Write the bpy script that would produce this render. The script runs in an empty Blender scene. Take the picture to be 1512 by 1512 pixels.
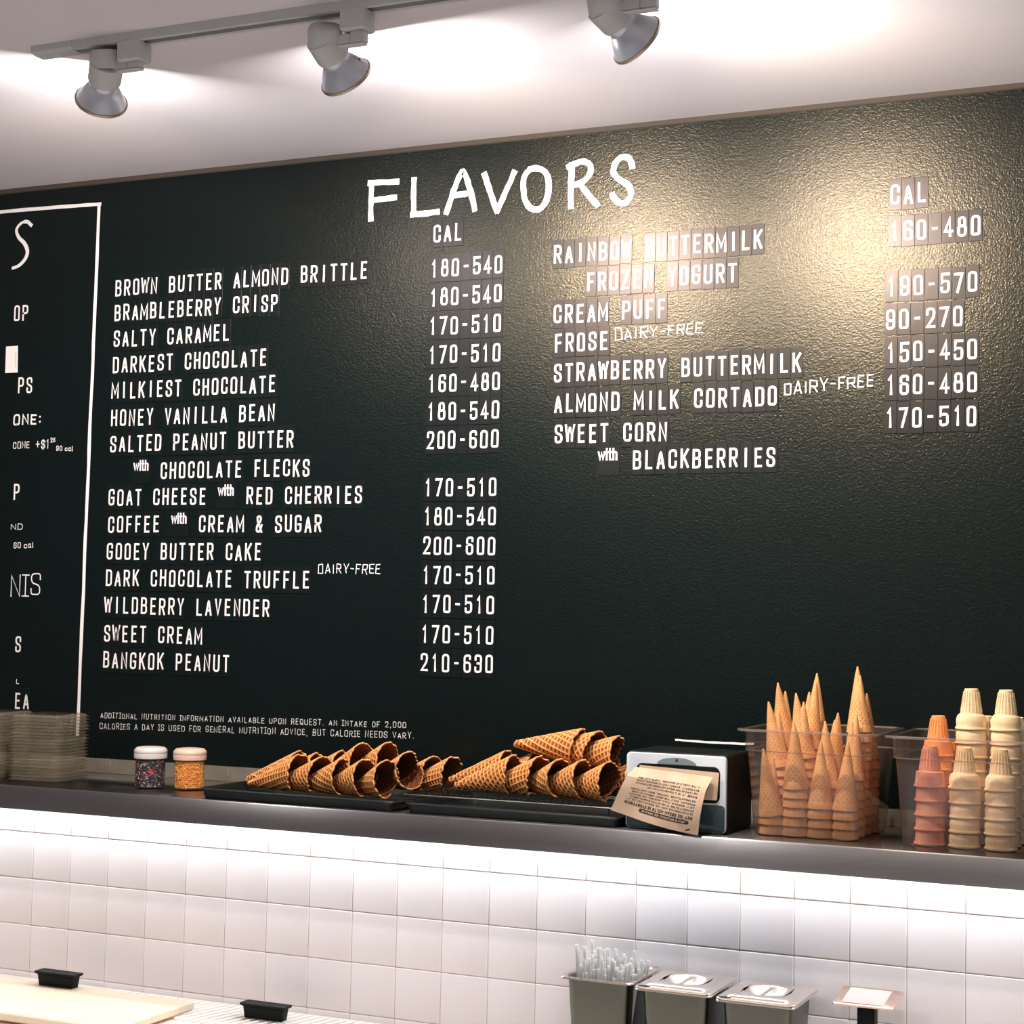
import bpy, math, random
import numpy as np
from mathutils import Vector, Matrix

SC = bpy.context.scene
COL = SC.collection
PI = math.pi

# ------------------------------------------------------------------ camera
cam_d = bpy.data.cameras.new('camera'); cam = bpy.data.objects.new('camera', cam_d); COL.objects.link(cam)
cam_d.sensor_width = 36.0; cam_d.lens = 2573.4385 / 1512 * 36.0; cam_d.clip_start = 0.05
RIGHT = (0.91046081, 0.41314431, 0.01931032); DOWN = (-0.00647445, 0.06092006, -0.99812165); FWD = (-0.41354467, 0.90862562, 0.0581402)
m = Matrix.Identity(4)
for i in range(3):
    m[i][0] = RIGHT[i]; m[i][1] = -DOWN[i]; m[i][2] = -FWD[i]
m[0][3], m[1][3], m[2][3] = 2.73317, -3.31739, 1.58805
cam.matrix_world = m
SC.camera = cam

# ------------------------------------------------------------------ world, exposure
w = bpy.data.worlds.new('world'); SC.world = w; w.use_nodes = True
w.node_tree.nodes['Background'].inputs[0].default_value = (0.5, 0.55, 0.6, 1)
w.node_tree.nodes['Background'].inputs[1].default_value = 0.1
vs = SC.view_settings
vs.view_transform = 'Standard'; vs.look = 'None'; vs.gamma = 1.0; vs.use_curve_mapping = False
vs.exposure = 0.0
SC.cycles.max_bounces = 12; SC.cycles.transparent_max_bounces = 48; SC.cycles.caustics_reflective = False
SC.cycles.sample_clamp_indirect = 4.0

def area(name, loc, direction, size, power, color=(1, 1, 1), size_y=None, shape='DISK', spread=180):
    l = bpy.data.lights.new(name, 'AREA'); l.shape = shape; l.size = size
    if size_y: l.size_y = size_y
    l.energy = power; l.color = color; l.spread = math.radians(spread)
    o = bpy.data.objects.new(name, l); COL.objects.link(o); o.location = loc
    o.rotation_euler = Vector(direction).to_track_quat('-Z', 'Y').to_euler()
    return o

CEIL = 2.600
# LED tape under the shelf
area('led_tape_light', (1.15, -0.06, 1.172), (0, -0.12, -1), 4.4, 12.5, (0.90, 0.95, 1.0), 0.012, 'RECTANGLE')
# fill lamps without fixtures, added unseen under the customers' side ceiling
for x, y in ((-0.6, -2.3), (1.0, -2.3), (2.6, -2.3), (4.2, -2.3), (0.2, -4.6), (1.9, -4.6), (3.6, -4.6)):
    area('room_fill', (x, y, CEIL - 0.012), (0, 0, -1), 0.16, 13.0, (1.0, 0.965, 0.965), spread=150)

# ------------------------------------------------------------------ materials
def principled(name, color, rough=0.5, metal=0.0, **kw):
    mt = bpy.data.materials.new(name); mt.use_nodes = True
    nt = mt.node_tree; b = nt.nodes['Principled BSDF']
    b.inputs['Base Color'].default_value = (*color, 1); b.inputs['Roughness'].default_value = rough
    b.inputs['Metallic'].default_value = metal
    for k, v in kw.items():
        b.inputs[k.replace('_', ' ')].default_value = v
    return mt
def nodes(mt): return mt.node_tree, mt.node_tree.nodes['Principled BSDF']
def noise(nt, scale, detail=4, coord='Object', stretch=None, rough=0.5):
    tc = nt.nodes.new('ShaderNodeTexCoord'); n = nt.nodes.new('ShaderNodeTexNoise')
    n.inputs['Scale'].default_value = scale; n.inputs['Detail'].default_value = detail; n.inputs['Roughness'].default_value = rough
    if stretch:
        mp = nt.nodes.new('ShaderNodeMapping'); mp.inputs['Scale'].default_value = stretch
        nt.links.new(tc.outputs[coord], mp.inputs[0]); nt.links.new(mp.outputs[0], n.inputs['Vector'])
    else: nt.links.new(tc.outputs[coord], n.inputs['Vector'])
    return n
def add_bump(mt, scale, strength, dist=0.001, detail=4, stretch=None):
    nt, b = nodes(mt); n = noise(nt, scale, detail, stretch=stretch); bp = nt.nodes.new('ShaderNodeBump')
    bp.inputs['Strength'].default_value = strength; bp.inputs['Distance'].default_value = dist
    nt.links.new(n.outputs['Fac'], bp.inputs['Height']); nt.links.new(bp.outputs[0], b.inputs['Normal'])
    return mt
def add_mottle(mt, c1, c2, scale, detail=4, lo=0.35, hi=0.65, stretch=None):
    nt, b = nodes(mt); n = noise(nt, scale, detail, stretch=stretch); r = nt.nodes.new('ShaderNodeValToRGB')
    r.color_ramp.elements[0].position = lo; r.color_ramp.elements[1].position = hi
    r.color_ramp.elements[0].color = (*c1, 1); r.color_ramp.elements[1].color = (*c2, 1)
    nt.links.new(n.outputs['Fac'], r.inputs[0]); nt.links.new(r.outputs[0], b.inputs['Base Color'])
    return mt
def emission(name, color, strength):
    mt = bpy.data.materials.new(name); mt.use_nodes = True; nt = mt.node_tree; nt.nodes.clear()
    e = nt.nodes.new('ShaderNodeEmission'); e.inputs[0].default_value = (*color, 1); e.inputs[1].default_value = strength
    o = nt.nodes.new('ShaderNodeOutputMaterial'); nt.links.new(e.outputs[0], o.inputs[0]); return mt
def clear_plastic(name, tint, body=0.1, body_col=(.5, .4, .33), rough=0.06, spec=0.6):
    """thin clear plastic: see-through, with a mirror-like surface that grows stronger towards grazing"""
    mt = bpy.data.materials.new(name); mt.use_nodes = True; nt = mt.node_tree; nt.nodes.clear()
    tr = nt.nodes.new('ShaderNodeBsdfTransparent'); tr.inputs[0].default_value = (*tint, 1)
    df = nt.nodes.new('ShaderNodeBsdfDiffuse'); df.inputs[0].default_value = (*body_col, 1)
    gl = nt.nodes.new('ShaderNodeBsdfGlossy'); gl.inputs['Roughness'].default_value = rough
    m1 = nt.nodes.new('ShaderNodeMixShader'); m1.inputs[0].default_value = body
    m2 = nt.nodes.new('ShaderNodeMixShader')
    lw = nt.nodes.new('ShaderNodeLayerWeight'); lw.inputs['Blend'].default_value = 0.5
    p5 = nt.nodes.new('ShaderNodeMath'); p5.operation = 'POWER'; p5.inputs[1].default_value = 5.0
    nt.links.new(lw.outputs['Facing'], p5.inputs[0])
    fr = nt.nodes.new('ShaderNodeMath'); fr.operation = 'MULTIPLY_ADD'; fr.inputs[1].default_value = 0.85; fr.inputs[2].default_value = 0.055
    nt.links.new(p5.outputs[0], fr.inputs[0])
    mul = nt.nodes.new('ShaderNodeMath'); mul.operation = 'MULTIPLY'; mul.inputs[1].default_value = spec; mul.use_clamp = True
    L = nt.links
    L.new(tr.outputs[0], m1.inputs[1]); L.new(df.outputs[0], m1.inputs[2]); L.new(fr.outputs[0], mul.inputs[0])
    L.new(mul.outputs[0], m2.inputs[0]); L.new(m1.outputs[0], m2.inputs[1]); L.new(gl.outputs[0], m2.inputs[2])
    o = nt.nodes.new('ShaderNodeOutputMaterial'); L.new(m2.outputs[0], o.inputs[0]); return mt

M = {}
M['board'] = principled('board_paint', (0.0008, 0.0052, 0.0062), 0.28, Specular_IOR_Level=0.38, Specular_Tint=(1.0, 0.87, 0.68, 1))
nt, b = nodes(M['board'])
n1 = noise(nt, 330, 3); n2 = noise(nt, 120, 2, stretch=(1, 1, 1.5))
mx = nt.nodes.new('ShaderNodeMath'); mx.operation = 'MULTIPLY_ADD'; mx.inputs[1].default_value = 0.6
nt.links.new(n2.outputs['Fac'], mx.inputs[0]); nt.links.new(n1.outputs['Fac'], mx.inputs[2])
bp = nt.nodes.new('ShaderNodeBump'); bp.inputs['Strength'].default_value = 0.6; bp.inputs['Distance'].default_value = 0.0011
nt.links.new(mx.outputs[0], bp.inputs['Height']); nt.links.new(bp.outputs[0], b.inputs['Normal'])
M['card'] = add_bump(principled('letter_card_black', (0.0022, 0.0062, 0.0068), 0.36, Specular_IOR_Level=0.33, Specular_Tint=(1.0, 0.84, 0.82, 1)), 35, 0.12, 0.002, 2)
M['letter'] = principled('letter_white', (0.86, 0.84, 0.88), 0.5)
M['paint_white'] = add_bump(principled('chalk_paint_white', (0.84, 0.82, 0.85), 0.7), 300, 0.4, 0.0006)
M['ceiling'] = add_bump(principled('ceiling_paint', (0.84, 0.79, 0.81), 0.8), 220, 0.12, 0.001)
M['caulk'] = principled('ceiling_trim_tan', (0.055, 0.043, 0.034), 0.9)
M['tile'] = principled('tile_white_glaze', (0.82, 0.76, 0.765), 0.42)
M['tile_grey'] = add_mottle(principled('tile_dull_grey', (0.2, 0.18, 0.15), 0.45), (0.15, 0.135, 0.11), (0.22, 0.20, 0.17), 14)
M['grout'] = add_mottle(principled('grout_tan', (0.5, 0.36, 0.25), 0.9), (0.60, 0.46, 0.34), (0.76, 0.64, 0.52), 9)
M['steel'] = principled('brushed_steel_dark', (0.40, 0.385, 0.38), 0.30, 1.0, Anisotropic=0.8, Anisotropic_Rotation=0.25)
nt, b = nodes(M['steel']); tg = nt.nodes.new('ShaderNodeTangent'); tg.direction_type = 'RADIAL'; tg.axis = 'Z'
nt.links.new(tg.outputs[0], b.inputs['Tangent'])
n = noise(nt, 14, 5, stretch=(1, 1, 60)); mr = nt.nodes.new('ShaderNodeMapRange'); mr.inputs['To Min'].default_value = 0.22; mr.inputs['To Max'].default_value = 0.29
nt.links.new(n.outputs['Fac'], mr.inputs['Value']); nt.links.new(mr.outputs[0], b.inputs['Roughness'])
M['steel_bright'] = add_bump(principled('polished_steel', (0.80, 0.70, 0.61), 0.17, 1.0), 30, 0.05, 0.001)
M['steel_side'] = add_bump(principled('worn_steel', (0.13, 0.135, 0.12), 0.36, 1.0), 45, 0.25, 0.001, 5)
M['tray'] = add_bump(principled('tray_dark', (0.018, 0.024, 0.023), 0.34, 0.35), 120, 0.15, 0.0006)
M['rack'] = principled('rack_wire_dark', (0.06, 0.06, 0.055), 0.28, 0.9)
M['lamp_grey'] = add_bump(principled('lamp_grey_enamel', (0.62, 0.62, 0.60), 0.5), 260, 0.1, 0.0005)
M['lamp_metal'] = principled('reflector_aluminium', (0.74, 0.78, 0.84), 0.36, 0.55)
M['lamp_rim'] = principled('reflector_rim', (0.50, 0.40, 0.30), 0.3, 0.8)
M['lamp_glow'] = emission('lamp_lens_glow', (1.0, 0.93, 0.85), 14.0)
M['black'] = principled('black_plastic', (0.002, 0.0045, 0.0045), 0.5, Specular_IOR_Level=0.15)
M['led'] = emission('led_diffuser', (0.93, 0.96, 1.0), 4.0)
M['clear_bin'] = clear_plastic('bin_clear_plastic', (0.87, 0.80, 0.75), 0.06, (.62, .54, .50), 0.05, 1.0)
M['bin_rim'] = clear_plastic('bin_rim_plastic', (0.90, 0.84, 0.80), 0.16, (.60, .50, .44), 0.12, 1.3)
M['clear_lid'] = clear_plastic('lid_clear_plastic', (0.88, 0.85, 0.80), 0.22, (.42, .38, .30), 0.13, 0.9)
M['jar'] = clear_plastic('jar_clear_plastic', (0.96, 0.96, 0.96), 0.02, (.7, .7, .7), 0.05, 0.9)
M['jar_lid'] = principled('jar_lid_frosted', (0.70, 0.66, 0.66), 0.28, Alpha=0.9)
M['jar_lid_peach'] = principled('jar_lid_peach', (0.78, 0.55, 0.45), 0.28, Alpha=0.93)
for k, c in dict(spr_dark=(0.012, 0.012, 0.022), spr_plum=(0.05, 0.015, 0.03), spr_white=(0.8, 0.76, 0.72), spr_pink=(0.75, 0.10, 0.13),
                 spr_red=(0.5, 0.03, 0.04), spr_orange=(0.90, 0.24, 0.04), spr_yellow=(0.98, 0.66, 0.10), spr_gold=(0.98, 0.46, 0.07)).items():
    M[k] = principled(k, c, 0.4)
M['kraft'] = add_mottle(principled('kraft_paper', (0.6, 0.42, 0.28), 0.85), (0.58, 0.41, 0.28), (0.68, 0.50, 0.36), 25)
M['ink'] = principled('ink_black', (0.02, 0.017, 0.015), 0.7)
M['disp_face'] = principled('dispenser_face_grey', (0.62, 0.68, 0.74), 0.35, 0.0)
M['disp_reflection'] = principled('dispenser_dark_reflection', (0.045, 0.075, 0.08), 0.25, 0.3)
M['disp_disc'] = principled('dispenser_half_disc', (0.19, 0.24, 0.26), 0.4)
M['cream'] = add_bump(add_mottle(principled('cream_board', (0.8, 0.62, 0.45), 0.45), (0.76, 0.60, 0.44), (0.82, 0.68, 0.52), 3), 90, 0.08, 0.0006)
M['counter'] = principled('counter_cream', (0.80, 0.70, 0.60), 0.4)
M['rib'] = principled('rib_white', (0.86, 0.80, 0.75), 0.35)
M['straw'] = principled('straw_translucent_white', (0.90, 0.89, 0.87), 0.35)
nt, b = nodes(M['straw']); tl = nt.nodes.new('ShaderNodeBsdfTranslucent'); tl.inputs[0].default_value = (0.93, 0.92, 0.90, 1)
mxs = nt.nodes.new('ShaderNodeMixShader'); mxs.inputs[0].default_value = 0.45; nt.links.new(b.outputs[0], mxs.inputs[1]); nt.links.new(tl.outputs[0], mxs.inputs[2])
nt.links.new(mxs.outputs[0], nt.nodes['Material Output'].inputs[0])
M['lid_steel'] = add_bump(principled('pan_lid_steel', (0.93, 0.83, 0.76), 0.27, 1.0), 30, 0.05, 0.001)
M['pinkcard'] = principled('pink_card', (0.72, 0.44, 0.40), 0.6)
M['tanplate'] = principled('copper_tinted_plate', (0.72, 0.50, 0.42), 0.25, 0.8)
M['floor'] = add_mottle(principled('floor_concrete', (0.2, 0.19, 0.18), 0.5), (0.62, 0.61, 0.62), (0.72, 0.71, 0.72), 1.5)
M['plaster'] = add_bump(principled('plaster_pale', (0.50, 0.48, 0.48), 0.85), 90, 0.1)
M['post_dark'] = add_mottle(principled('reflection_post_dark', (0.06, 0.04, 0.03), 0.6), (0.05, 0.03, 0.02), (0.09, 0.06, 0.04), 5)

def waffle_mat(name, low, high):
    mt = principled(name, high, 0.62, Specular_IOR_Level=0.25); nt, b = nodes(mt)
    at = nt.nodes.new('ShaderNodeAttribute'); at.attribute_name = 'ridge'
    n = noise(nt, 55, 4); n2 = noise(nt, 420, 2)
    r = nt.nodes.new('ShaderNodeMix'); r.data_type = 'RGBA'; r.inputs['A'].default_value = (*low, 1); r.inputs['B'].default_value = (*high, 1)
    nt.links.new(at.outputs['Fac'], r.inputs['Factor'])
    mm = nt.nodes.new('ShaderNodeMix'); mm.data_type = 'RGBA'; mm.blend_type = 'MULTIPLY'
    mr = nt.nodes.new('ShaderNodeMapRange'); mr.inputs['From Min'].default_value = 0.35; mr.inputs['From Max'].default_value = 0.65; mr.inputs['To Max'].default_value = 0.6
    nt.links.new(n.outputs['Fac'], mr.inputs['Value']); nt.links.new(mr.outputs[0], mm.inputs['Factor'])
    nt.links.new(r.outputs['Result'], mm.inputs['A']); mm.inputs['B'].default_value = (0.82, 0.66, 0.5, 1)
    nt.links.new(mm.outputs['Result'], b.inputs['Base Color'])
    bp = nt.nodes.new('ShaderNodeBump'); bp.inputs['Strength'].default_value = 0.3; bp.inputs['Distance'].default_value = 0.0005
    nt.links.new(n2.outputs['Fac'], bp.inputs['Height']); nt.links.new(bp.outputs[0], b.inputs['Normal'])
    return mt
M['waffle'] = waffle_mat('waffle_biscuit', (0.30, 0.080, 0.016), (0.90, 0.47, 0.18))
M['waffle_shade'] = waffle_mat('waffle_inner_shaded', (0.09, 0.028, 0.009), (0.26, 0.10, 0.036))  # shade inside the cone mouths, put into a darker biscuit colour
M['sugar'] = waffle_mat('sugar_cone_biscuit', (0.48, 0.21, 0.075), (0.74, 0.41, 0.18))
M['cake_pink'] = add_bump(add_mottle(principled('cake_cone_pink', (0.8, 0.4, 0.3), 0.7), (0.62, 0.24, 0.16), (0.74, 0.34, 0.24), 30), 300, 0.2, 0.0005)
M['cake_orange'] = add_bump(add_mottle(principled('cake_cone_orange', (0.8, 0.35, 0.15), 0.7), (0.78, 0.27, 0.08), (0.88, 0.38, 0.14), 30), 300, 0.2, 0.0005)
M['cake_cream'] = add_bump(add_mottle(principled('cake_cone_cream', (0.8, 0.6, 0.35), 0.7), (0.76, 0.56, 0.32), (0.88, 0.70, 0.46), 30), 300, 0.2, 0.0005)

# ------------------------------------------------------------------ mesh builder
class MB:
    def __init__(self): self.v = []; self.f = []; self.mi = []
    def add(self, vs_, fs, mi=0, T=None):
        o = len(self.v)
        if T is not None: vs_ = [tuple(T @ Vector(p)) for p in vs_]
        self.v += [tuple(p) for p in vs_]; self.f += [tuple(o + i for i in f) for f in fs]; self.mi += [mi] * len(fs)
        return self
    def box(self, x0, x1, y0, y1, z0, z1, mi=0, T=None, bev=0.0):
        if bev <= 0:
            vs_ = [(x, y, z) for z in (z0, z1) for y in (y0, y1) for x in (x0, x1)]
            return self.add(vs_, [(0, 2, 3, 1), (4, 5, 7, 6), (0, 1, 5, 4), (2, 6, 7, 3), (0, 4, 6, 2), (1, 3, 7, 5)], mi, T)
        c = 0.0
        rings = []
        for (z, k) in ((z0, bev), (z0 + bev, 0), (z1 - bev, 0), (z1, bev)):
            rings.append(rrect(x0 + k, x1 - k, y0 + k, y1 - k, bev, 2, z))
        return self.loft(rings, mi, T=T, cap0=True, cap1=True)
    def loft(self, rings, mi=0, T=None, cap0=False, cap1=False, closed=True):
        n = len(rings[0]); vs_ = [p for r in rings for p in r]; fs = []
        for a in range(len(rings) - 1):
            for i in range(n if closed else n - 1):
                j = (i + 1) % n
                fs.append((a * n + i, a * n + j, (a + 1) * n + j, (a + 1) * n + i))
        if cap0: fs.append(tuple(reversed(range(n))))
        if cap1: fs.append(tuple((len(rings) - 1) * n + i for i in range(n)))
        return self.add(vs_, fs, mi, T)
    def lathe(self, prof, n=32, mi=0, T=None, cap0=False, cap1=False):
        rings = [[(r * math.cos(2 * PI * i / n), r * math.sin(2 * PI * i / n), z) for i in range(n)] for r, z in prof]
        return self.loft(rings, mi, T, cap0, cap1)
    def tube(self, pts, r, n=8, mi=0, cap=True):
        pts = [Vector(p) for p in pts]; rings = []
        for i, p in enumerate(pts):
            d = (pts[min(i + 1, len(pts) - 1)] - pts[max(i - 1, 0)]).normalized()
            u = d.orthogonal().normalized() if i == 0 else (u - d * u.dot(d)).normalized()
            v = d.cross(u)
            rings.append([tuple(p + (u * math.cos(2 * PI * k / n) + v * math.sin(2 * PI * k / n)) * r) for k in range(n)])
        return self.loft(rings, mi, None, cap, cap)
    def mesh(self, name, mats, smooth=True, ang=0.7):
        me = bpy.data.meshes.new(name); me.from_pydata(self.v, [], self.f)
        for mt in (mats if isinstance(mats, (list, tuple)) else [mats]): me.materials.append(mt)
        me.polygons.foreach_set('material_index', self.mi)
        if smooth:
            me.polygons.foreach_set('use_smooth', [True] * len(self.f)); me.update(); me.set_sharp_from_angle(angle=ang)
        me.update(); return me
    def build(self, name, mats, parent=None, loc=None, smooth=True, ang=0.7):
        return link(name, self.mesh(name, mats, smooth, ang), parent, loc)
def link(name, me, parent=None, loc=None, rot=None):
    o = bpy.data.objects.new(name, me); COL.objects.link(o)
    if parent: o.parent = parent
    if loc is not None: o.location = loc
    if rot is not None: o.rotation_euler = rot
    return o
def rrect(x0, x1, y0, y1, r, seg, z):
    pts = []
    for cx, cy, a0 in ((x1 - r, y1 - r, 0), (x0 + r, y1 - r, PI / 2), (x0 + r, y0 + r, PI), (x1 - r, y0 + r, 1.5 * PI)):
        for i in range(seg + 1):
            a = a0 + PI / 2 * i / seg; pts.append((cx + r * math.cos(a), cy + r * math.sin(a), z))
    return pts
def tag(o, label=None, cat=None, group=None, kind=None):
    if label: o['label'] = label
    if cat: o['category'] = cat
    if group: o['group'] = group
    if kind: o['kind'] = kind
    return o
def thing(name, loc, label, cat, group=None, rot=None):
    o = bpy.data.objects.new(name, None); COL.objects.link(o); o.location = loc; o.empty_display_size = 0.05
    if rot is not None: o.rotation_euler = rot
    return tag(o, label, cat, group)
def frame(loc, zdir, xhint=(1, 0, 0)):
    z = Vector(zdir).normalized(); x = Vector(xhint); x = (x - z * x.dot(z)).normalized(); y = z.cross(x)
    mm = Matrix.Identity(4)
    for i in range(3): mm[i][0] = x[i]; mm[i][1] = y[i]; mm[i][2] = z[i]; mm[i][3] = loc[i]
    return mm

# ------------------------------------------------------------------ the setting
X0, X1, YB = -3.2, 5.6, -7.0
ZF, P = -0.17, 0.108
wb = MB().box(X0, X1, 0.0022, 0.15, ZF, CEIL).build('wall_back', M['grout'], smooth=False); tag(wb, kind='structure')
# glazed tiles, one by one; columns and courses follow the grout grid seen under the shelf
tile_cache = {}
def tile(i, z0, z1, glaze='tile'):
    key = (round(z1 - z0, 4), glaze)
    if key not in tile_cache:
        h = (z1 - z0) / 2 - 0.0009; wd = P / 2 - 0.0006
        mb = MB(); rings = [[(p[0], y, p[1]) for p in rrect(-wd + k, wd - k, -h + k, h - k, 0.0015, 1, 0)] for y, k in ((0.0075, 0), (0.0010, 0), (0.0003, 0.0004), (0, 0.0018))]
        mb.loft([list(reversed(r)) for r in rings], cap1=True); tile_cache[key] = mb.mesh('tile', M[glaze], True, 1.2)
    rj = random.Random(i * 31 + int(z0 * 100))
    link('tile', tile_cache[key], wb, ((i + 0.5) * P, rj.uniform(-0.0001, 0.0002), (z0 + z1) / 2), (rj.uniform(-.0012, .0012), 0, rj.uniform(-.0012, .0012)))
for i in range(-10, 30):
    for z0, z1 in ((0.618, 0.726), (0.726, 0.834), (0.834, 0.942), (0.942, 1.05), (1.05, 1.158)): tile(i, z0, z1)
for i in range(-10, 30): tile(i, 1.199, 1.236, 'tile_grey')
panel = MB().box(X0, X1, -0.0012, 0.0075, 1.236, 2.5895).build('painted_panel', M['board'], wb, smooth=False)
tag(panel, 'black glossy painted upper wall with orange peel texture')
tag(MB().box(X0, X1, -0.004, 0.008, 2.5885, CEIL + 0.002, bev=0.002).build('trim_1', M['caulk']), kind='structure')
tag(MB().box(X0, X1, YB, 0.15, CEIL, CEIL + 0.1).build('ceiling', M['ceiling'], smooth=False), kind='structure')
tag(MB().box(X0, X1, YB, 0.15, ZF - 0.1, ZF).build('floor', M['floor'], smooth=False), kind='structure')
tag(MB().box(X0 - 0.1, X0, YB, 0.15, ZF, CEIL).build('wall_left', M['plaster'], smooth=False), kind='structure')
tag(MB().box(X1, X1 + 0.1, YB, 0.15, ZF, CEIL).build('wall_right', M['plaster'], smooth=False), kind='structure')
wf = MB().box(X0, X1, YB - 0.1, YB, ZF, CEIL).build('wall_front', M['plaster'], smooth=False); tag(wf, kind='structure')
for x in (-2.4, -1.5, -0.1, 0.6, 2.1, 2.9, 4.4):
    MB().box(x, x + 0.45, YB, YB + 0.2, ZF, CEIL).build('reflection_post', M['post_dark'], wf, smooth=False)  # unseen dark uprights, added for vertical bands in the steel's reflections

# back counter under the tiles
CT = 0.715
cnt = thing('back_counter', (1.1, -0.31, ZF), 'cream counter along the tiled wall below the steel shelf', 'counter')
MB().box(-1.9, 1.9, -0.31, 0.305, CT - 0.03 - ZF, CT - ZF, bev=0.004).build('worktop', M['counter'], cnt)
MB().box(-1.88, 1.88, -0.28, 0.30, 0.0, CT - 0.03 - ZF).build('base', M['plaster'], cnt, smooth=False)
rib_me = MB().box(-0.0035, 0.0035, -0.085, 0.085, 0, 0.006, bev=0.0015).mesh('rib', M['rib'])
for k in range(46):
    link('rib', rib_me, cnt, (0.27 - 1.1 + k * 0.0215, 0.198, CT - ZF - 0.0005), (0, 0, -0.25))

# ------------------------------------------------------------------ steel shelf
sh = thing('steel_shelf', (1.15, 0, 1.148), 'long brushed steel wall shelf with deep front lip above white tiles', 'shelf')
mb = MB(); prof = [(-0.32, 0.0005), (-0.32, 0.048), (-0.3185, 0.0508), (-0.316, 0.052), (-0.0005, 0.052), (-0.0005, 0.046), (-0.312, 0.046), (-0.312, 0.0005)]
mb.loft([[(x, y, z) for y, z in prof] for x in (-2.6, 2.6)], cap0=True, cap1=True)
mb.build('shelf_plate', M['steel'], sh, ang=0.5)
for x in (-2.0, -0.7, 0.7, 2.0):
    MB().box(x - 0.015, x + 0.015, -0.30, -0.09, 0.022, 0.0458).build('bracket', M['steel_side'], sh, smooth=False)
led = MB().box(-2.2, 2.2, -0.071, -0.049, 0.032, 0.0458).build('light_strip', M['lamp_grey'], sh, smooth=False)
MB().box(-2.2, 2.2, -0.068, -0.052, 0.0285, 0.0319).build('diffuser', M['led'], led, smooth=False)

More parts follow.
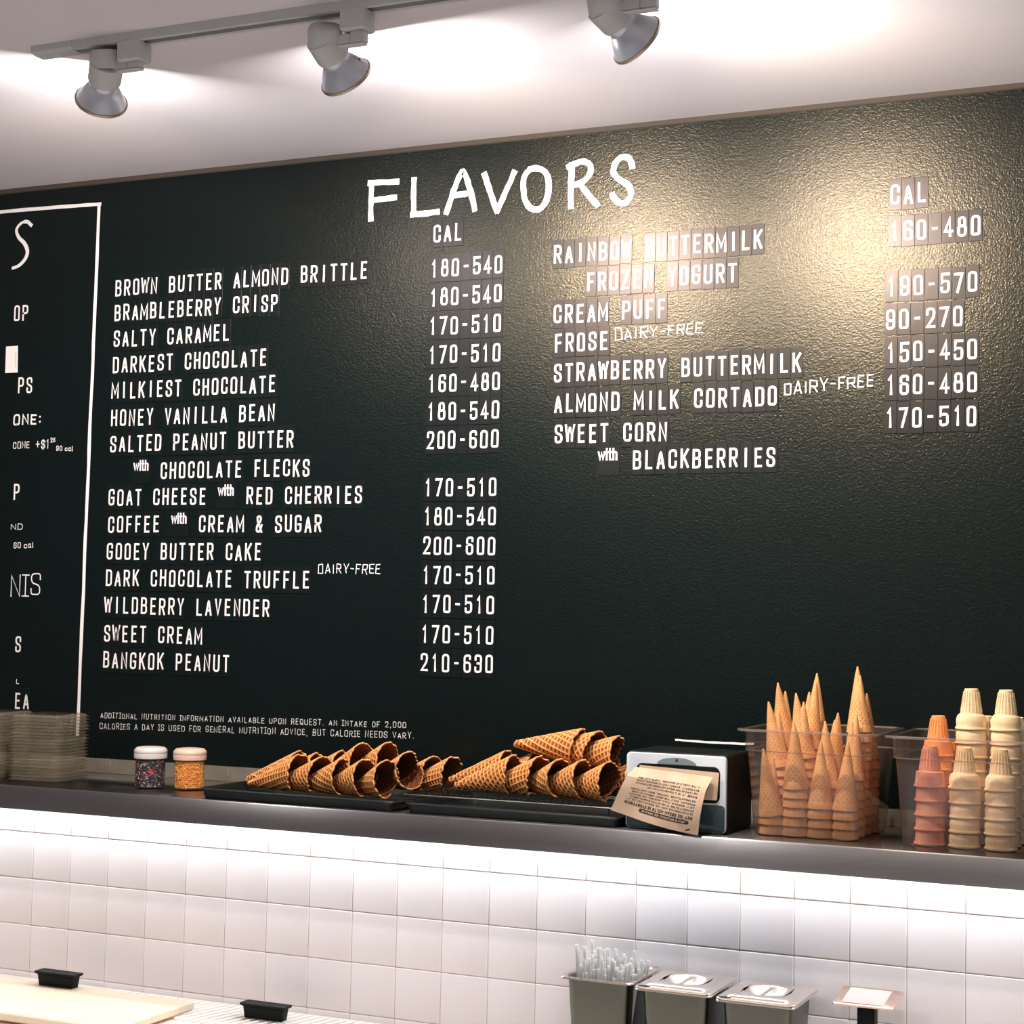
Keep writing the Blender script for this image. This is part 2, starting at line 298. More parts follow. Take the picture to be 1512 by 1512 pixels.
# ------------------------------------------------------------------ stroke lettering
G = {
'A': [[(0, 0), (.5, 1), (1, 0)], [(.2, .28), (.8, .28)]],
'B': [[(0, 0, 0), (0, 1, 0), (.94, 1), (.94, .52), (0, .52, 0)], [(0, .52, 0), (1, .52), (1, 0), (-.0, 0, 0)]],
'C': [[(1, .68), (1, 1), (0, 1), (0, 0), (1, 0), (1, .32)]],
'D': [[(0, 0, 0), (0, 1, 0), (1, 1), (1, 0), (0, 0, 0)]],
'E': [[(1, 1, 0), (0, 1, 0), (0, 0, 0), (1, 0, 0)], [(0, .52), (.85, .52)]],
'F': [[(1, 1, 0), (0, 1, 0), (0, 0, 0)], [(0, .5), (.85, .5)]],
'G': [[(1, .76), (1, 1), (0, 1), (0, 0), (1, 0), (1, .46, 0), (.58, .46, 0)]],
'H': [[(0, 0), (0, 1)], [(1, 0), (1, 1)], [(0, .52), (1, .52)]],
'I': [[(.5, 0), (.5, 1)]],
'J': [[(1, 1), (1, 0), (0, 0), (0, .3)]],
'K': [[(0, 0), (0, 1)], [(1, 1), (.05, .4)], [(.36, .6), (1, 0)]],
'L': [[(0, 1, 0), (0, 0, 0), (1, 0, 0)]],
'M': [[(0, 0, 0), (0, 1, 0), (.5, .25, 0), (1, 1, 0), (1, 0, 0)]],
'N': [[(0, 0, 0), (0, 1, 0), (1, 0, 0), (1, 1, 0)]],
'O': [[(.5, 0), (1, 0), (1, 1), (0, 1), (0, 0), (.5, 0)]],
'P': [[(0, 0, 0), (0, 1, 0), (1, 1), (1, .46), (0, .46, 0)]],
'Q': [[(.5, 0), (1, 0), (1, 1), (0, 1), (0, 0), (.5, 0)], [(.6, .25), (1, -.08)]],
'R': [[(0, 0, 0), (0, 1, 0), (1, 1), (1, .47), (0, .47, 0)], [(.5, .47), (1, 0)]],
'S': [[(1, .72), (1, 1), (0, 1), (0, .56), (1, .44), (1, 0), (0, 0), (0, .28)]],
'T': [[(0, 1), (1, 1)], [(.5, 1), (.5, 0)]],
'U': [[(0, 1), (0, 0), (1, 0), (1, 1)]],
'V': [[(0, 1, 0), (.5, 0, 0), (1, 1, 0)]],
'W': [[(0, 1, 0), (.25, 0, 0), (.5, .92, 0), (.75, 0, 0), (1, 1, 0)]],
'X': [[(0, 0), (1, 1)], [(0, 1), (1, 0)]],
'Y': [[(0, 1, 0), (.5, .44, 0), (1, 1, 0)], [(.5, .44), (.5, 0)]],
'Z': [[(0, 1, 0), (1, 1, 0), (0, 0, 0), (1, 0, 0)]],
'0': [[(.5, 0), (1, 0), (1, 1), (0, 1), (0, 0), (.5, 0)]],
'1': [[(.0, .80, 0), (.55, 1, 0), (.55, 0, 0)]],
'2': [[(0, .7), (0, 1), (1, 1), (1, .55), (0, 0, 0), (1, 0, 0)]],
'3': [[(0, .75), (0, 1), (1, 1), (1, .52), (.4, .52, 0)], [(.4, .52, 0), (1, .52), (1, 0), (0, 0), (0, .25)]],
'4': [[(.72, 0, 0), (.72, 1, 0), (0, .25, 0), (1.05, .25, 0)]],
'5': [[(1, 1, 0), (.05, 1, 0), (0, .52, 0), (.2, .6, 0), (1, .6), (1, 0), (0, 0), (0, .22)]],
'6': [[(1, .80), (1, 1), (0, 1), (0, 0), (1, 0), (1, .57), (0, .57)]],
'7': [[(0, 1, 0), (1, 1, 0), (.3, 0, 0)]],
'8': [[(.5, .54), (.9, .54), (.9, 1), (.1, 1), (.1, .54), (.5, .54)], [(.5, .53), (1, .53), (1, 0), (0, 0), (0, .53), (.5, .53)]],
'9': [[(0, .26), (0, 0), (1, 0), (1, 1), (0, 1), (0, .43), (1, .43)]],
'-': [[(0.1, .5), (.9, .5)]],
'&': [[(1, .0, 0), (.1, .75), (.1, 1), (.8, 1), (.8, .7), (0, .38), (0, 0), (.7, 0), (1, .42)]],
'.': [[(.4, 0), (.6, 0)]], ',': [[(.55, .05), (.4, -.18)]], ':': [[(.45, .2), (.55, .2)], [(.45, .75), (.55, .75)]],
"'": [[(.5, .8), (.5, 1.02)]],
'+': [[(0, .45), (1, .45)], [(.5, .15), (.5, .75)]],
'$': [[(1, .72), (1, .95), (0, .95), (0, .56), (1, .44), (1, .05), (0, .05), (0, .28)], [(.5, -.12), (.5, 1.12)]],
'w': [[(0, .7, 0), (.25, 0, 0), (.5, .65, 0), (.75, 0, 0), (1, .7, 0)]],
'i': [[(.5, 0), (.5, .7)], [(.5, .9), (.5, 1)]],
't': [[(.4, 1, 0), (.4, 0), (.95, 0, 0)], [(0, .7), (.95, .7)]],
'h': [[(0, 0), (0, 1)], [(0, .5, 0), (0, .7), (1, .7), (1, 0, 0)]],
'c': [[(1, .5), (1, .68), (0, .68), (0, 0), (1, 0), (1, .15)]],
'a': [[(.9, .68, 0), (0, .68), (0, 0), (.9, 0, 0)], [(.9, .7), (.9, .05), (1.2, 0)]],
'l': [[(.4, 1), (.4, 0), (.8, 0)]],
's': [[(1, .62), (0, .62), (0, .36), (1, .32), (1, 0), (0, 0)]],
}
NARROW = {'I': .3, '1': .62, 'i': .3, "'": .3, '.': .4, ',': .4, ':': .4, 'l': .5, 'L': .85, 'E': .85, 'F': .85, 'T': .95, 'M': 1.25, 'W': 1.35, 'w': 1.3, '-': .7, 't': .75}
def rounded(pts, rad):
    out = []
    for i, p in enumerate(pts):
        q = Vector(p[:2])
        if 0 < i < len(pts) - 1 and not (len(p) > 2 and p[2] == 0) and rad > 0:
            a = Vector(pts[i - 1][:2]) - q; c = Vector(pts[i + 1][:2]) - q
            r = min(rad, a.length * 0.48, c.length * 0.48); a.normalize(); c.normalize()
            for k in range(5):
                t = k / 4; s = q + a * r * (1 - t) ** 2 + c * r * t ** 2
                out.append(s)
        else: out.append(q)
    return out
def ribbon(mb, pts, t, y, ext=None, mi=0):
    pts = [Vector(p[:2]) for p in pts]; pts = [p for i, p in enumerate(pts) if i == 0 or (p - pts[i - 1]).length > 1e-6]
    if len(pts) < 2: return
    ext = ((t[0] if isinstance(t, list) else t) * 0.5) if ext is None else ext
    closed = (pts[0] - pts[-1]).length < 1e-6
    if not closed:
        pts[0] = pts[0] + (pts[0] - pts[1]).normalized() * ext; pts[-1] = pts[-1] + (pts[-1] - pts[-2]).normalized() * ext
    L, R = [], []
    n = len(pts)
    for i, p in enumerate(pts):
        if closed: a = pts[i - 1] if i > 0 else pts[n - 2]; c = pts[i + 1] if i < n - 1 else pts[1]
        else: a = pts[max(i - 1, 0)]; c = pts[min(i + 1, n - 1)]
        d1 = (p - a).normalized() if (p - a).length > 0 else (c - p).normalized()
        d2 = (c - p).normalized() if (c - p).length > 0 else d1
        n1 = Vector((-d1.y, d1.x)); n2 = Vector((-d2.y, d2.x)); mm = n1 + n2
        if mm.length < 0.3: mm = n1
        mm.normalize(); k = min(1 / max(mm.dot(n1), 0.3), 1.7)
        tt = t[i] if isinstance(t, list) else t
        L.append(p + mm * tt / 2 * k); R.append(p - mm * tt / 2 * k)
    vs_ = [(p.x, y, p.y) for p in L] + [(p.x, y, p.y) for p in R]
    mb.add(vs_, [(i, i + 1, n + i + 1, n + i) for i in range(n - 1)], mi)
def glyph(mb, ch, x, z, wd, h, t, y, rad=None, jit=0.0, rng=None, shear=0.0, mi=0):
    """draws one letter with its lower left corner at x, z"""
    rad = wd * 0.48 if rad is None else rad
    for k, st in enumerate(G[ch]):
        pts = []
        for p in st:
            px = t / 2 + p[0] * (wd - t); pz = t / 2 + p[1] * (h - t)
            if rng: px += rng.uniform(-jit, jit) * wd; pz += rng.uniform(-jit, jit) * wd
            pts.append((px + shear * pz, pz, *(p[2:])))
        rp = rounded(pts, rad)
        ribbon(mb, [(x + q[0], z + q[1]) for q in rp], t, y - 0.00004 * k, mi=mi)

# ------------------------------------------------------------------ letter cards on the wall
CW, CH = 0.0254, 0.0605
YW = -0.0012
card_me = MB().box(-CW / 2 + .0003, CW / 2 - .0003, -0.0011, 0.0, -CH / 2, CH / 2, bev=0.0003).mesh('letter_card', M['card'], False)
wide_me = MB().box(-CW + .0003, CW - .0003, -0.0011, 0.0, -CH / 2, CH / 2, bev=0.0003).mesh('letter_card_wide', M['card'], False)
letter_me = {}
def letter_mesh(ch):
    if ch not in letter_me:
        mb = MB(); wd = 0.0172 * NARROW.get(ch, 1.0); wd = max(wd, 0.0046); h = 0.0385
        glyph(mb, ch, -wd / 2, -h / 2, wd, h, 0.0045, 0)
        letter_me[ch] = mb.mesh('letter', M['letter'], False)
    return letter_me[ch]
mb = MB(); xx = -0.0225
for ch in 'with':
    wd = {'w': .0165, 'i': .0038, 't': .0085, 'h': .0105}[ch]; glyph(mb, ch, xx, -0.004, wd, 0.0255, 0.0037, 0); xx += wd + 0.0012
with_me = mb.mesh('word', M['letter'], False)
rc = random.Random(4)
def card_row(text, x_left, z, label, group, name='menu_line'):
    """a row of cards; '#' stands for the small word 'with' on a card of double width"""
    t = thing(name, (x_left, YW, z), label, 'menu line', group)
    x = 0.0
    for ch in text:
        if ch == ' ': x += CW; continue
        dz = rc.uniform(-0.0010, 0.0010); dy = -rc.uniform(0.0001, 0.0005)
        if ch == '#':
            c = link('letter_card', wide_me, t, (x + CW, dy, dz)); link('word', with_me, c, (0, -0.0013, 0.004)); x += 2 * CW
        else:
            c = link('letter_card', card_me, t, (x + CW / 2, dy, dz), (rc.uniform(-.004, .004), rc.uniform(-.012, .012), rc.uniform(-.006, .006)))
            link('letter', letter_mesh(ch), c, (0, -0.00125, 0)); x += CW
    return t
GL = 'flavour names of the left list'
XL = 0.1825
left = [('BROWN BUTTER ALMOND BRITTLE', 2.3355, 0), ('BRAMBLEBERRY CRISP', 2.2765, 0), ('SALTY CARAMEL', 2.2145, 0), ('DARKEST CHOCOLATE', 2.1530, 0),
        ('MILKIEST CHOCOLATE', 2.0922, 0), ('HONEY VANILLA BEAN', 2.0278, 0), ('SALTED PEANUT BUTTER', 1.9667, 0)]
for tx, z, _ in left: card_row(tx, XL, z, 'row of white letters on black cards reading %s' % tx, GL)
card_row('# CHOCOLATE FLECKS', 0.2515, 1.9022, 'row of white letters on black cards reading with CHOCOLATE FLECKS', GL)
card_row('GOAT CHEESE # RED CHERRIES', XL, 1.8412, 'row of white letters on black cards reading GOAT CHEESE with RED CHERRIES', GL)
card_row('COFFEE # CREAM & SUGAR', XL + 0.0015, 1.7778, 'row of white letters on black cards reading COFFEE with CREAM & SUGAR', GL)
for tx, z in (('GOOEY BUTTER CAKE', 1.7149), ('DARK CHOCOLATE TRUFFLE', 1.6535), ('WILDBERRY LAVENDER', 1.5890), ('SWEET CREAM', 1.5243), ('BANGKOK PEANUT', 1.4630)):
    card_row(tx, XL, z, 'row of white letters on black cards reading %s' % tx, GL)
GN = 'calorie numbers of the left list'
card_row('CAL', 1.0215, 2.4035, 'short row of cards reading CAL under the painted heading', 'column headings', 'column_heading')
nums = ['180-540', '180-540', '170-510', '170-510', '160-480', '180-540', '200-600', '170-510', '180-540', '200-600', '170-510', '170-510', '170-510', '210-630']
besides = ['BROWN BUTTER ALMOND BRITTLE', 'BRAMBLEBERRY CRISP', 'SALTY CARAMEL', 'DARKEST CHOCOLATE', 'MILKIEST CHOCOLATE', 'HONEY VANILLA BEAN', 'SALTED PEANUT BUTTER',
           'GOAT CHEESE', 'COFFEE', 'GOOEY BUTTER CAKE', 'DARK CHOCOLATE TRUFFLE', 'WILDBERRY LAVENDER', 'SWEET CREAM', 'BANGKOK PEANUT']
nz = [2.3274, 2.2648, 2.2023, 2.1399, 2.0780, 2.0169, 1.9551, 1.8539, 1.7920, 1.7293, 1.6670, 1.6055, 1.5416, 1.4809]
for k, (nn, bs, z) in enumerate(zip(nums, besides, nz)):
    card_row(nn, 1.0165 - (0.003 if k > 6 else 0), z, 'number cards %s on the line of %s' % (nn, bs), GN, 'calorie_line')
GR = 'flavour names of the right list'
XR = 1.3075
for tx, x, z in (('RAINBOW BUTTERMILK', XR - .002, 2.3392), ('FROZEN YOGURT', 1.3805, 2.2766), ('CREAM PUFF', XR, 2.2125), ('FROSE', XR + .003, 2.1514), ('STRAWBERRY BUTTERMILK', XR + .003, 2.0898),
                 ('ALMOND MILK CORTADO', XR + .005, 2.0253), ('SWEET CORN', XR + .007, 1.9615), ('# BLACKBERRIES', 1.4125, 1.9047)):
    card_row(tx, x, z, 'row of white letters on black cards reading %s' % tx.replace('#', 'with'), GR)
card_row('CAL', 2.0085, 2.4065, 'short row of cards reading CAL at the upper right in the glare', 'column headings', 'column_heading')
for nn, z, bs, x in (('160-480', 2.3357, 'RAINBOW BUTTERMILK', 2.0085), ('190-570', 2.2286, 'CREAM PUFF', 2.003), ('90-270', 2.1649, 'FROSE', 2.0015), ('150-450', 2.1013, 'STRAWBERRY BUTTERMILK', 2.003),
                     ('160-480', 2.0385, 'ALMOND MILK CORTADO', 2.003), ('170-510', 1.9753, 'SWEET CORN', 2.002)):
    card_row(nn, x, z, 'number cards %s on the line of %s' % (nn, bs), 'calorie numbers of the right list', 'calorie_line')
# cards of the neighbouring menu, cut by the frame
GX = 'cards of the neighbouring menu'
for tx, xr, z in (('OP', -0.066, 2.292), ('PS', -0.046, 2.115), ('P', -0.073, 1.857), ('S', -0.052, 1.492), ('EA', -0.022, 1.358)):
    card_row(tx, xr - len(tx) * CW, z, 'card letters %s at the left edge inside the painted frame' % tx, GX)

# ------------------------------------------------------------------ hand painted writing
YP = YW - 0.0004
def catmull(pts, k=6):
    if len(pts) < 3: return pts
    P_ = [Vector(p) for p in pts]; out = []
    for i in range(len(P_) - 1):
        p0 = P_[max(i - 1, 0)]; p1 = P_[i]; p2 = P_[i + 1]; p3 = P_[min(i + 2, len(P_) - 1)]
        for j in range(k):
            t = j / k
            out.append(0.5 * ((2 * p1) + (-p0 + p2) * t + (2 * p0 - 5 * p1 + 4 * p2 - p3) * t * t + (-p0 + 3 * p1 - 3 * p2 + p3) * t ** 3))
    return out + [P_[-1]]
FL = {'F': [[(0.869, 2.529), (0.869, 2.446)], [(0.863, 2.529), (0.935, 2.526)], [(0.871, 2.49), (0.93, 2.491)]],
 'L': [[(0.974, 2.529), (0.975, 2.448)], [(0.971, 2.45), (1.035, 2.451)]],
 'A': [[(1.055, 2.447), (1.071, 2.493), (1.087, 2.53), (1.097, 2.529), (1.112, 2.49), (1.123, 2.448)], [(1.07, 2.484), (1.113, 2.486)]],
 'V': [[(1.144, 2.525), (1.16, 2.481), (1.175, 2.441)], [(1.175, 2.441), (1.194, 2.48), (1.215, 2.523)]],
 'O': [[(1.265, 2.526), (1.286, 2.516), (1.294, 2.491), (1.29, 2.456), (1.272, 2.438), (1.249, 2.446), (1.237, 2.474), (1.237, 2.508), (1.25, 2.525), (1.265, 2.526)]],
 'R': [[(1.347, 2.528), (1.345, 2.494), (1.345, 2.436)], [(1.337, 2.522), (1.367, 2.531), (1.385, 2.524), (1.389, 2.509), (1.376, 2.491), (1.355, 2.483)], [(1.363, 2.487), (1.381, 2.463), (1.405, 2.436)]],
 'S': [[(1.481, 2.509), (1.474, 2.527), (1.457, 2.532), (1.442, 2.518), (1.44, 2.5), (1.455, 2.484), (1.473, 2.471), (1.479, 2.452), (1.466, 2.436), (1.449, 2.44), (1.437, 2.457)]]}
rb = random.Random(9)
def brush(mb, pts, t, y, jit=0.0006, step=4):
    pts = catmull(pts, step) if len(pts) > 2 else [Vector(pts[0]).lerp(Vector(pts[1]), k / 6) for k in range(7)]
    ts = [t * rb.uniform(0.9, 1.1) for _ in pts]
    shut = (Vector(pts[0]) - Vector(pts[-1])).length < 1e-6
    q = [Vector((p[0] + rb.uniform(-jit, jit), p[1] + rb.uniform(-jit, jit))) for p in pts]
    if shut: q[-1] = q[0].copy(); ts[-1] = ts[0]
    ribbon(mb, q, ts, y, ext=t * 0.3)
ttl = thing('painted_heading', (0.86, YP, 2.44), 'large hand-painted white heading FLAVORS on the black wall', 'lettering')
for ch, sts in FL.items():
    mb = MB()
    for k, st in enumerate(sts): brush(mb, [(p[0] - 0.86, p[1] - 2.44) for p in st], 0.0128, -0.0001 * k)
    mb.build('letter', M['paint_white'], ttl, smooth=False)
def hand(name, text, x0, z0, x1, z1, cap, t, label, seed=1, wide=0.62, jit=0.04, rad=None, cat='handwriting', group=None, gap=0.28, space=0.6):
    """handwritten words running from x0 to x1 on a baseline z0..z1"""
    rng = random.Random(seed); adv = []
    for ch in text: adv.append(space if ch == ' ' else max(NARROW.get(ch, 1.0), 0.42) * 0.85 + gap)
    tot = sum(adv) - gap; s = (x1 - x0) / tot; mb = MB(); x = 0.0
    for ch, a in zip(text, adv):
        if ch != ' ':
            wd = (a - gap) * s; z = (z1 - z0) * x * s / (x1 - x0) + rng.uniform(-.04, .04) * cap
            h = cap * rng.uniform(0.92, 1.08)
            if ch == 'i' or ch == 'l': h *= 1.05
            glyph(mb, ch, x * s, z, wd, h, t, 0, rad=(rad if rad is not None else wd * 0.4), jit=jit, rng=rng)
            if ch == 'I' and rng.random() < 0.6:
                for zz in (t / 2, h - t / 2): ribbon(mb, [(x * s - wd * .3, z + zz), (x * s + wd * 1.3, z + zz)], t * 0.9, -0.00008)
        x += a
    o = mb.build(name, M['paint_white'], loc=(x0, YP, z0), smooth=False)
    return tag(o, label, cat, group)
GD = 'handwritten DAIRY-FREE notes'
hand('handwritten_note', 'DAIRY-FREE', 0.758, 1.668, 0.914, 1.668, 0.021, 0.0018, 'thin handwritten DAIRY-FREE beside DARK CHOCOLATE TRUFFLE', 3, jit=.09, rad=.001, group=GD)
hand('handwritten_note', 'DAIRY-FREE', 1.448, 2.152, 1.636, 2.158, 0.024, 0.0017, 'faint handwritten DAIRY-FREE beside FROSE in the glare', 5, jit=.09, rad=.001, group=GD)
hand('handwritten_note', 'DAIRY-FREE', 1.806, 2.027, 1.982, 2.038, 0.024, 0.0022, 'bold handwritten DAIRY-FREE beside ALMOND MILK CORTADO', 7, jit=.08, rad=.001, group=GD)
hand('nutrition_note', 'ADDITIONAL NUTRITION INFORMATION AVAILABLE UPON REQUEST. AN INTAKE OF 2,000', 0.183, 1.3275, 0.985, 1.3395, 0.0122, 0.0011,
     'small white handwritten line beginning ADDITIONAL NUTRITION INFORMATION', 11, jit=.06, gap=.42, space=1.0)
hand('nutrition_note', 'CALORIES A DAY IS USED FOR GENERAL NUTRITION ADVICE, BUT CALORIE NEEDS VARY.', 0.182, 1.302, 1.005, 1.318, 0.0138, 0.0011,
     'small white handwritten line beginning CALORIES A DAY', 12, jit=.06, gap=.40, space=0.95)
hand('handwritten_word', 'ONE:', -0.104, 2.019, -0.020, 2.018, 0.027, 0.0042, 'thick handwritten ONE: at the left edge of the wall', 21, jit=.03)
hand('handwritten_word', 'CONE', -0.103, 1.961, -0.053, 1.962, 0.017, 0.0019, 'small handwritten CONE at the left edge below ONE:', 22, jit=.03)
hand('handwritten_price', '+$1', -0.034, 1.960, 0.006, 1.960, 0.022, 0.0022, 'small handwritten +$1 beside the word CONE', 23, jit=.03)
hand('handwritten_price', '25', 0.010, 1.974, 0.024, 1.975, 0.011, 0.0018, 'tiny raised handwritten 25 beside +$1', 24, jit=.03)
hand('handwritten_note', '90 cal', 0.028, 1.954, 0.077, 1.952, 0.012, 0.0018, 'tiny handwritten 90 cal right of the small price', 25, jit=.03)
hand('handwritten_word', 'ND', -0.100, 1.766, -0.065, 1.766, 0.014, 0.0018, 'small handwritten ND cut by the left edge of the photo', 26, jit=.03)
hand('handwritten_note', '60 cal', -0.090, 1.721, -0.030, 1.723, 0.014, 0.0020, 'small handwritten 60 cal at the left edge of the wall', 27, jit=.03)
hand('handwritten_word', 'NIS', -0.094, 1.607, -0.005, 1.608, 0.056, 0.0030, 'tall thin handwritten NIS at the left edge of the wall', 28, jit=.02)
hand('handwritten_note', 'l', -0.075, 1.397, -0.055, 1.399, 0.012, 0.0018, 'tiny handwritten letter l near the lower left edge', 29, jit=.03)
mb = MB(); Sx = [(-0.072, 2.506), (-0.085, 2.515), (-0.103, 2.512), (-0.116, 2.497), (-0.108, 2.478), (-0.090, 2.462), (-0.080, 2.442), (-0.086, 2.424), (-0.104, 2.409), (-0.122, 2.404)]
pp = catmull(Sx, 5); ribbon(mb, [(p[0] + 0.1, p[1] - 2.45) for p in pp], [0.009 if i < 8 else 0.011 - 0.0045 * abs(i - 28) / 20 for i in range(len(pp))], 0)
tag(mb.build('painted_letter', M['paint_white'], loc=(-0.1, YP, 2.45), smooth=False), 'large curled brush-painted letter S at the upper left edge', 'lettering')
mb = MB(); mb.add([(-0.135, 0, 2.147), (-0.0965, 0, 2.147), (-0.0985, 0, 2.212), (-0.135, 0, 2.212)], [(0, 1, 2, 3)])
mb.add([(-0.1035, -0.0001, 2.160), (-0.1025, -0.0001, 2.160), (-0.1035, -0.0001, 2.196), (-0.1045, -0.0001, 2.196)], [(0, 1, 2, 3)], 1)
mb.v = [(x + 0.1, y, z - 2.18) for x, y, z in mb.v]
tag(mb.build('painted_block', [M['paint_white'], M['board']], loc=(-0.1, YP, 2.18), smooth=False), 'white painted block cut by the left edge between OP and PS', 'lettering')
mb = MB(); pts = [(0.1185 + 0.0005 * math.sin(k) + (0.0118 * (k / 30)), 1.285 + 1.257 * k / 30) for k in range(31)]
brush(mb, pts, 0.0088, 0, 0.0004, 1); brush(mb, [(0.134, 2.5405), (-0.1, 2.545), (-0.5, 2.546), (-0.9, 2.546)], 0.0085, -0.0001, 0.0003, 8)
mb.v = [(x - 0.12, y, z - 1.3) for x, y, z in mb.v]
tag(mb.build('painted_frame_line', M['paint_white'], loc=(0.12, YP, 1.3), smooth=False), 'white painted frame line around the neighbouring menu', 'painted line')
mb = MB(); brush(mb, [(1.592, 1.3435), (1.655, 1.342), (1.722, 1.342), (1.751, 1.343)], 0.0042, 0, 0.0003, 6); brush(mb, [(1.869, 1.349), (1.882, 1.347), (1.93, 1.347)], 0.0035, 0, 0.0003, 4)
mb.v = [(x - 1.6, y, z - 1.34) for x, y, z in mb.v]
tag(mb.build('painted_rule', M['paint_white'], loc=(1.6, YP, 1.34), smooth=False), 'short white painted rule above the napkin dispenser', 'painted line')

# ------------------------------------------------------------------ track lighting
YT = -0.8350
tr = thing('lighting_track', (0.652, YT, CEIL), 'long pale grey ceiling track carrying the three spotlights', 'lighting track')
mb = MB(); prof = [(-.018, 0), (-.018, -.016), (-.0085, -.016), (-.0085, -.006), (.0085, -.006), (.0085, -.016), (.018, -.016), (.018, 0)]
mb.loft([[(x, y, z) for y, z in prof] for x in (0.075, 3.6)], cap0=True, cap1=True); mb.build('rail', M['lamp_grey'], tr, ang=0.3)
MB().box(0.076, 3.59, -.0083, .0083, -.0070, -.0062).build('conductor', M['black'], tr, smooth=False)
mb = MB(); mb.loft([rrect(-0.02 + k, 0.075, -.0185 + k, .0185 - k, .003, 3, z) for z, k in ((0, 0), (-.011, 0), (-.0165, .005))], cap0=True, cap1=True); mb.build('end_cap', M['lamp_grey'], tr)
def spotlight(px, axis, hinge, bodydir, label, rollmark, power):
    """track spotlight: adapter, arm, two-part barrel and silver reflector lamp; px is the adapter's place on the track"""
    t = thing('track_spotlight', (px, YT, CEIL - 0.016), label, 'spotlight', 'spotlights on the ceiling track')
    MB().box(-.030, .016, -.020, .020, -.034, .002, bev=.002).build('adapter', M['lamp_grey'], t)
    a = Vector(axis).normalized(); h = Vector(hinge)               # hinge: centre of the barrel relative to the adapter
    mb = MB(); mb.box(-.016, .010, -.009, .009, h.z - .010, -.033, bev=.002); mb.box(h.x, .0098, -.0088, .0088, h.z - .012, h.z - .0101, bev=.0008); mb.box(h.x, -.0161, -.0088, .0088, h.z - .0101, h.z + .008, bev=.002); mb.build('arm', M['lamp_grey'], t)
    bd = Vector(bodydir).normalized()
    mb = MB(); T = frame(h, bd, (1, 0, 0)); mb.lathe([(.012, -.030), (.026, -.028), (.0290, -.022), (.0294, .004), (.0286, .006)], 40, T=T, cap0=True, cap1=True)
    mb.add([], []); mb.build('barrel', M['lamp_grey'], t)
    mb = MB(); T = frame(h, a, (1, 0, 0)); mb.lathe([(.0293, -.010), (.0300, -.006), (.0296, .026), (.0282, .030)], 40, T=T, cap0=True, cap1=True)
    mb.build('lamp_holder', M['lamp_grey'], t)
    mb = MB(); T = frame(h + a * .024, a, (1, 0, 0))
    mb.lathe([(.0225, -.006), (.0250, .012), (.0262, .0165), (.0270, .0170), (.0370, .033), (.0450, .0465)], 56, T=T)
    rf = mb.build('reflector', M['lamp_metal'], t, ang=0.9)
    mb = MB(); mb.lathe([(.0450, .0465), (.0470, .0470), (.0478, .0490), (.0470, .0518), (.0442, .0525)], 56, T=T); mb.build('rim', M['lamp_rim'], rf)
    mb = MB(); mb.lathe([(.0442, .0510), (.022, .0516), (.001, .0518)], 48, T=T); lens = mb.build('lens', M['lamp_glow'], rf)
    # small print on the reflector's side
    mb = MB()
    for (u0, u1, s0, s1) in ((-.17, .10, .0290, .0325), (-.12, .12, .0225, .0235), (-.10, .08, .0245, .0255), (-.13, .05, .0205, .0213), (.02, .14, .0262, .0272)):
        vs_ = []
        for u in np.linspace(u0, u1, 5):
            for s in (s0, s1):
                r = .0270 + (s - .0170) * (.0450 - .0270) / (.0465 - .0170) + .0005
                vs_.append((r * math.cos(rollmark + u), r * math.sin(rollmark + u), s))
        mb.add(vs_, [(2 * i, 2 * i + 2, 2 * i + 3, 2 * i + 1) for i in range(4)], T=T)
    mb.build('print', M['ink'], rf, smooth=False)
    p = Vector((px, YT, CEIL - 0.016)) + h + a * (.024 + .0540)
    area('spotlight_beam', p, a, 0.084, power * 0.8, (1.0, 0.96, 0.95))
    area('spotlight_core', p, a, 0.060, power * 0.7, (1.0, 0.80, 0.58), spread=110)
    return t
SPOT = [
 (0.857, (-.60, .60, -.66), (-.067, 0, -.036), (0.0, .15, -1), 'leftmost spotlight, pointing nearly straight down beside the track end', 4.35, 9.0),
 (1.310, (.10, .83, -.58), (-.068, 0, -.045), (-.25, .5, -.8), 'middle spotlight, silver lamp tilted down to the right', 5.9, 11.0),
 (1.823, (.41, .76, -.49), (-.074, 0, -.052), (-.1, .7, -.7), 'rightmost spotlight, cut by the top edge and aimed right', 4.6, 11.0)]
for s in SPOT: spotlight(*s)

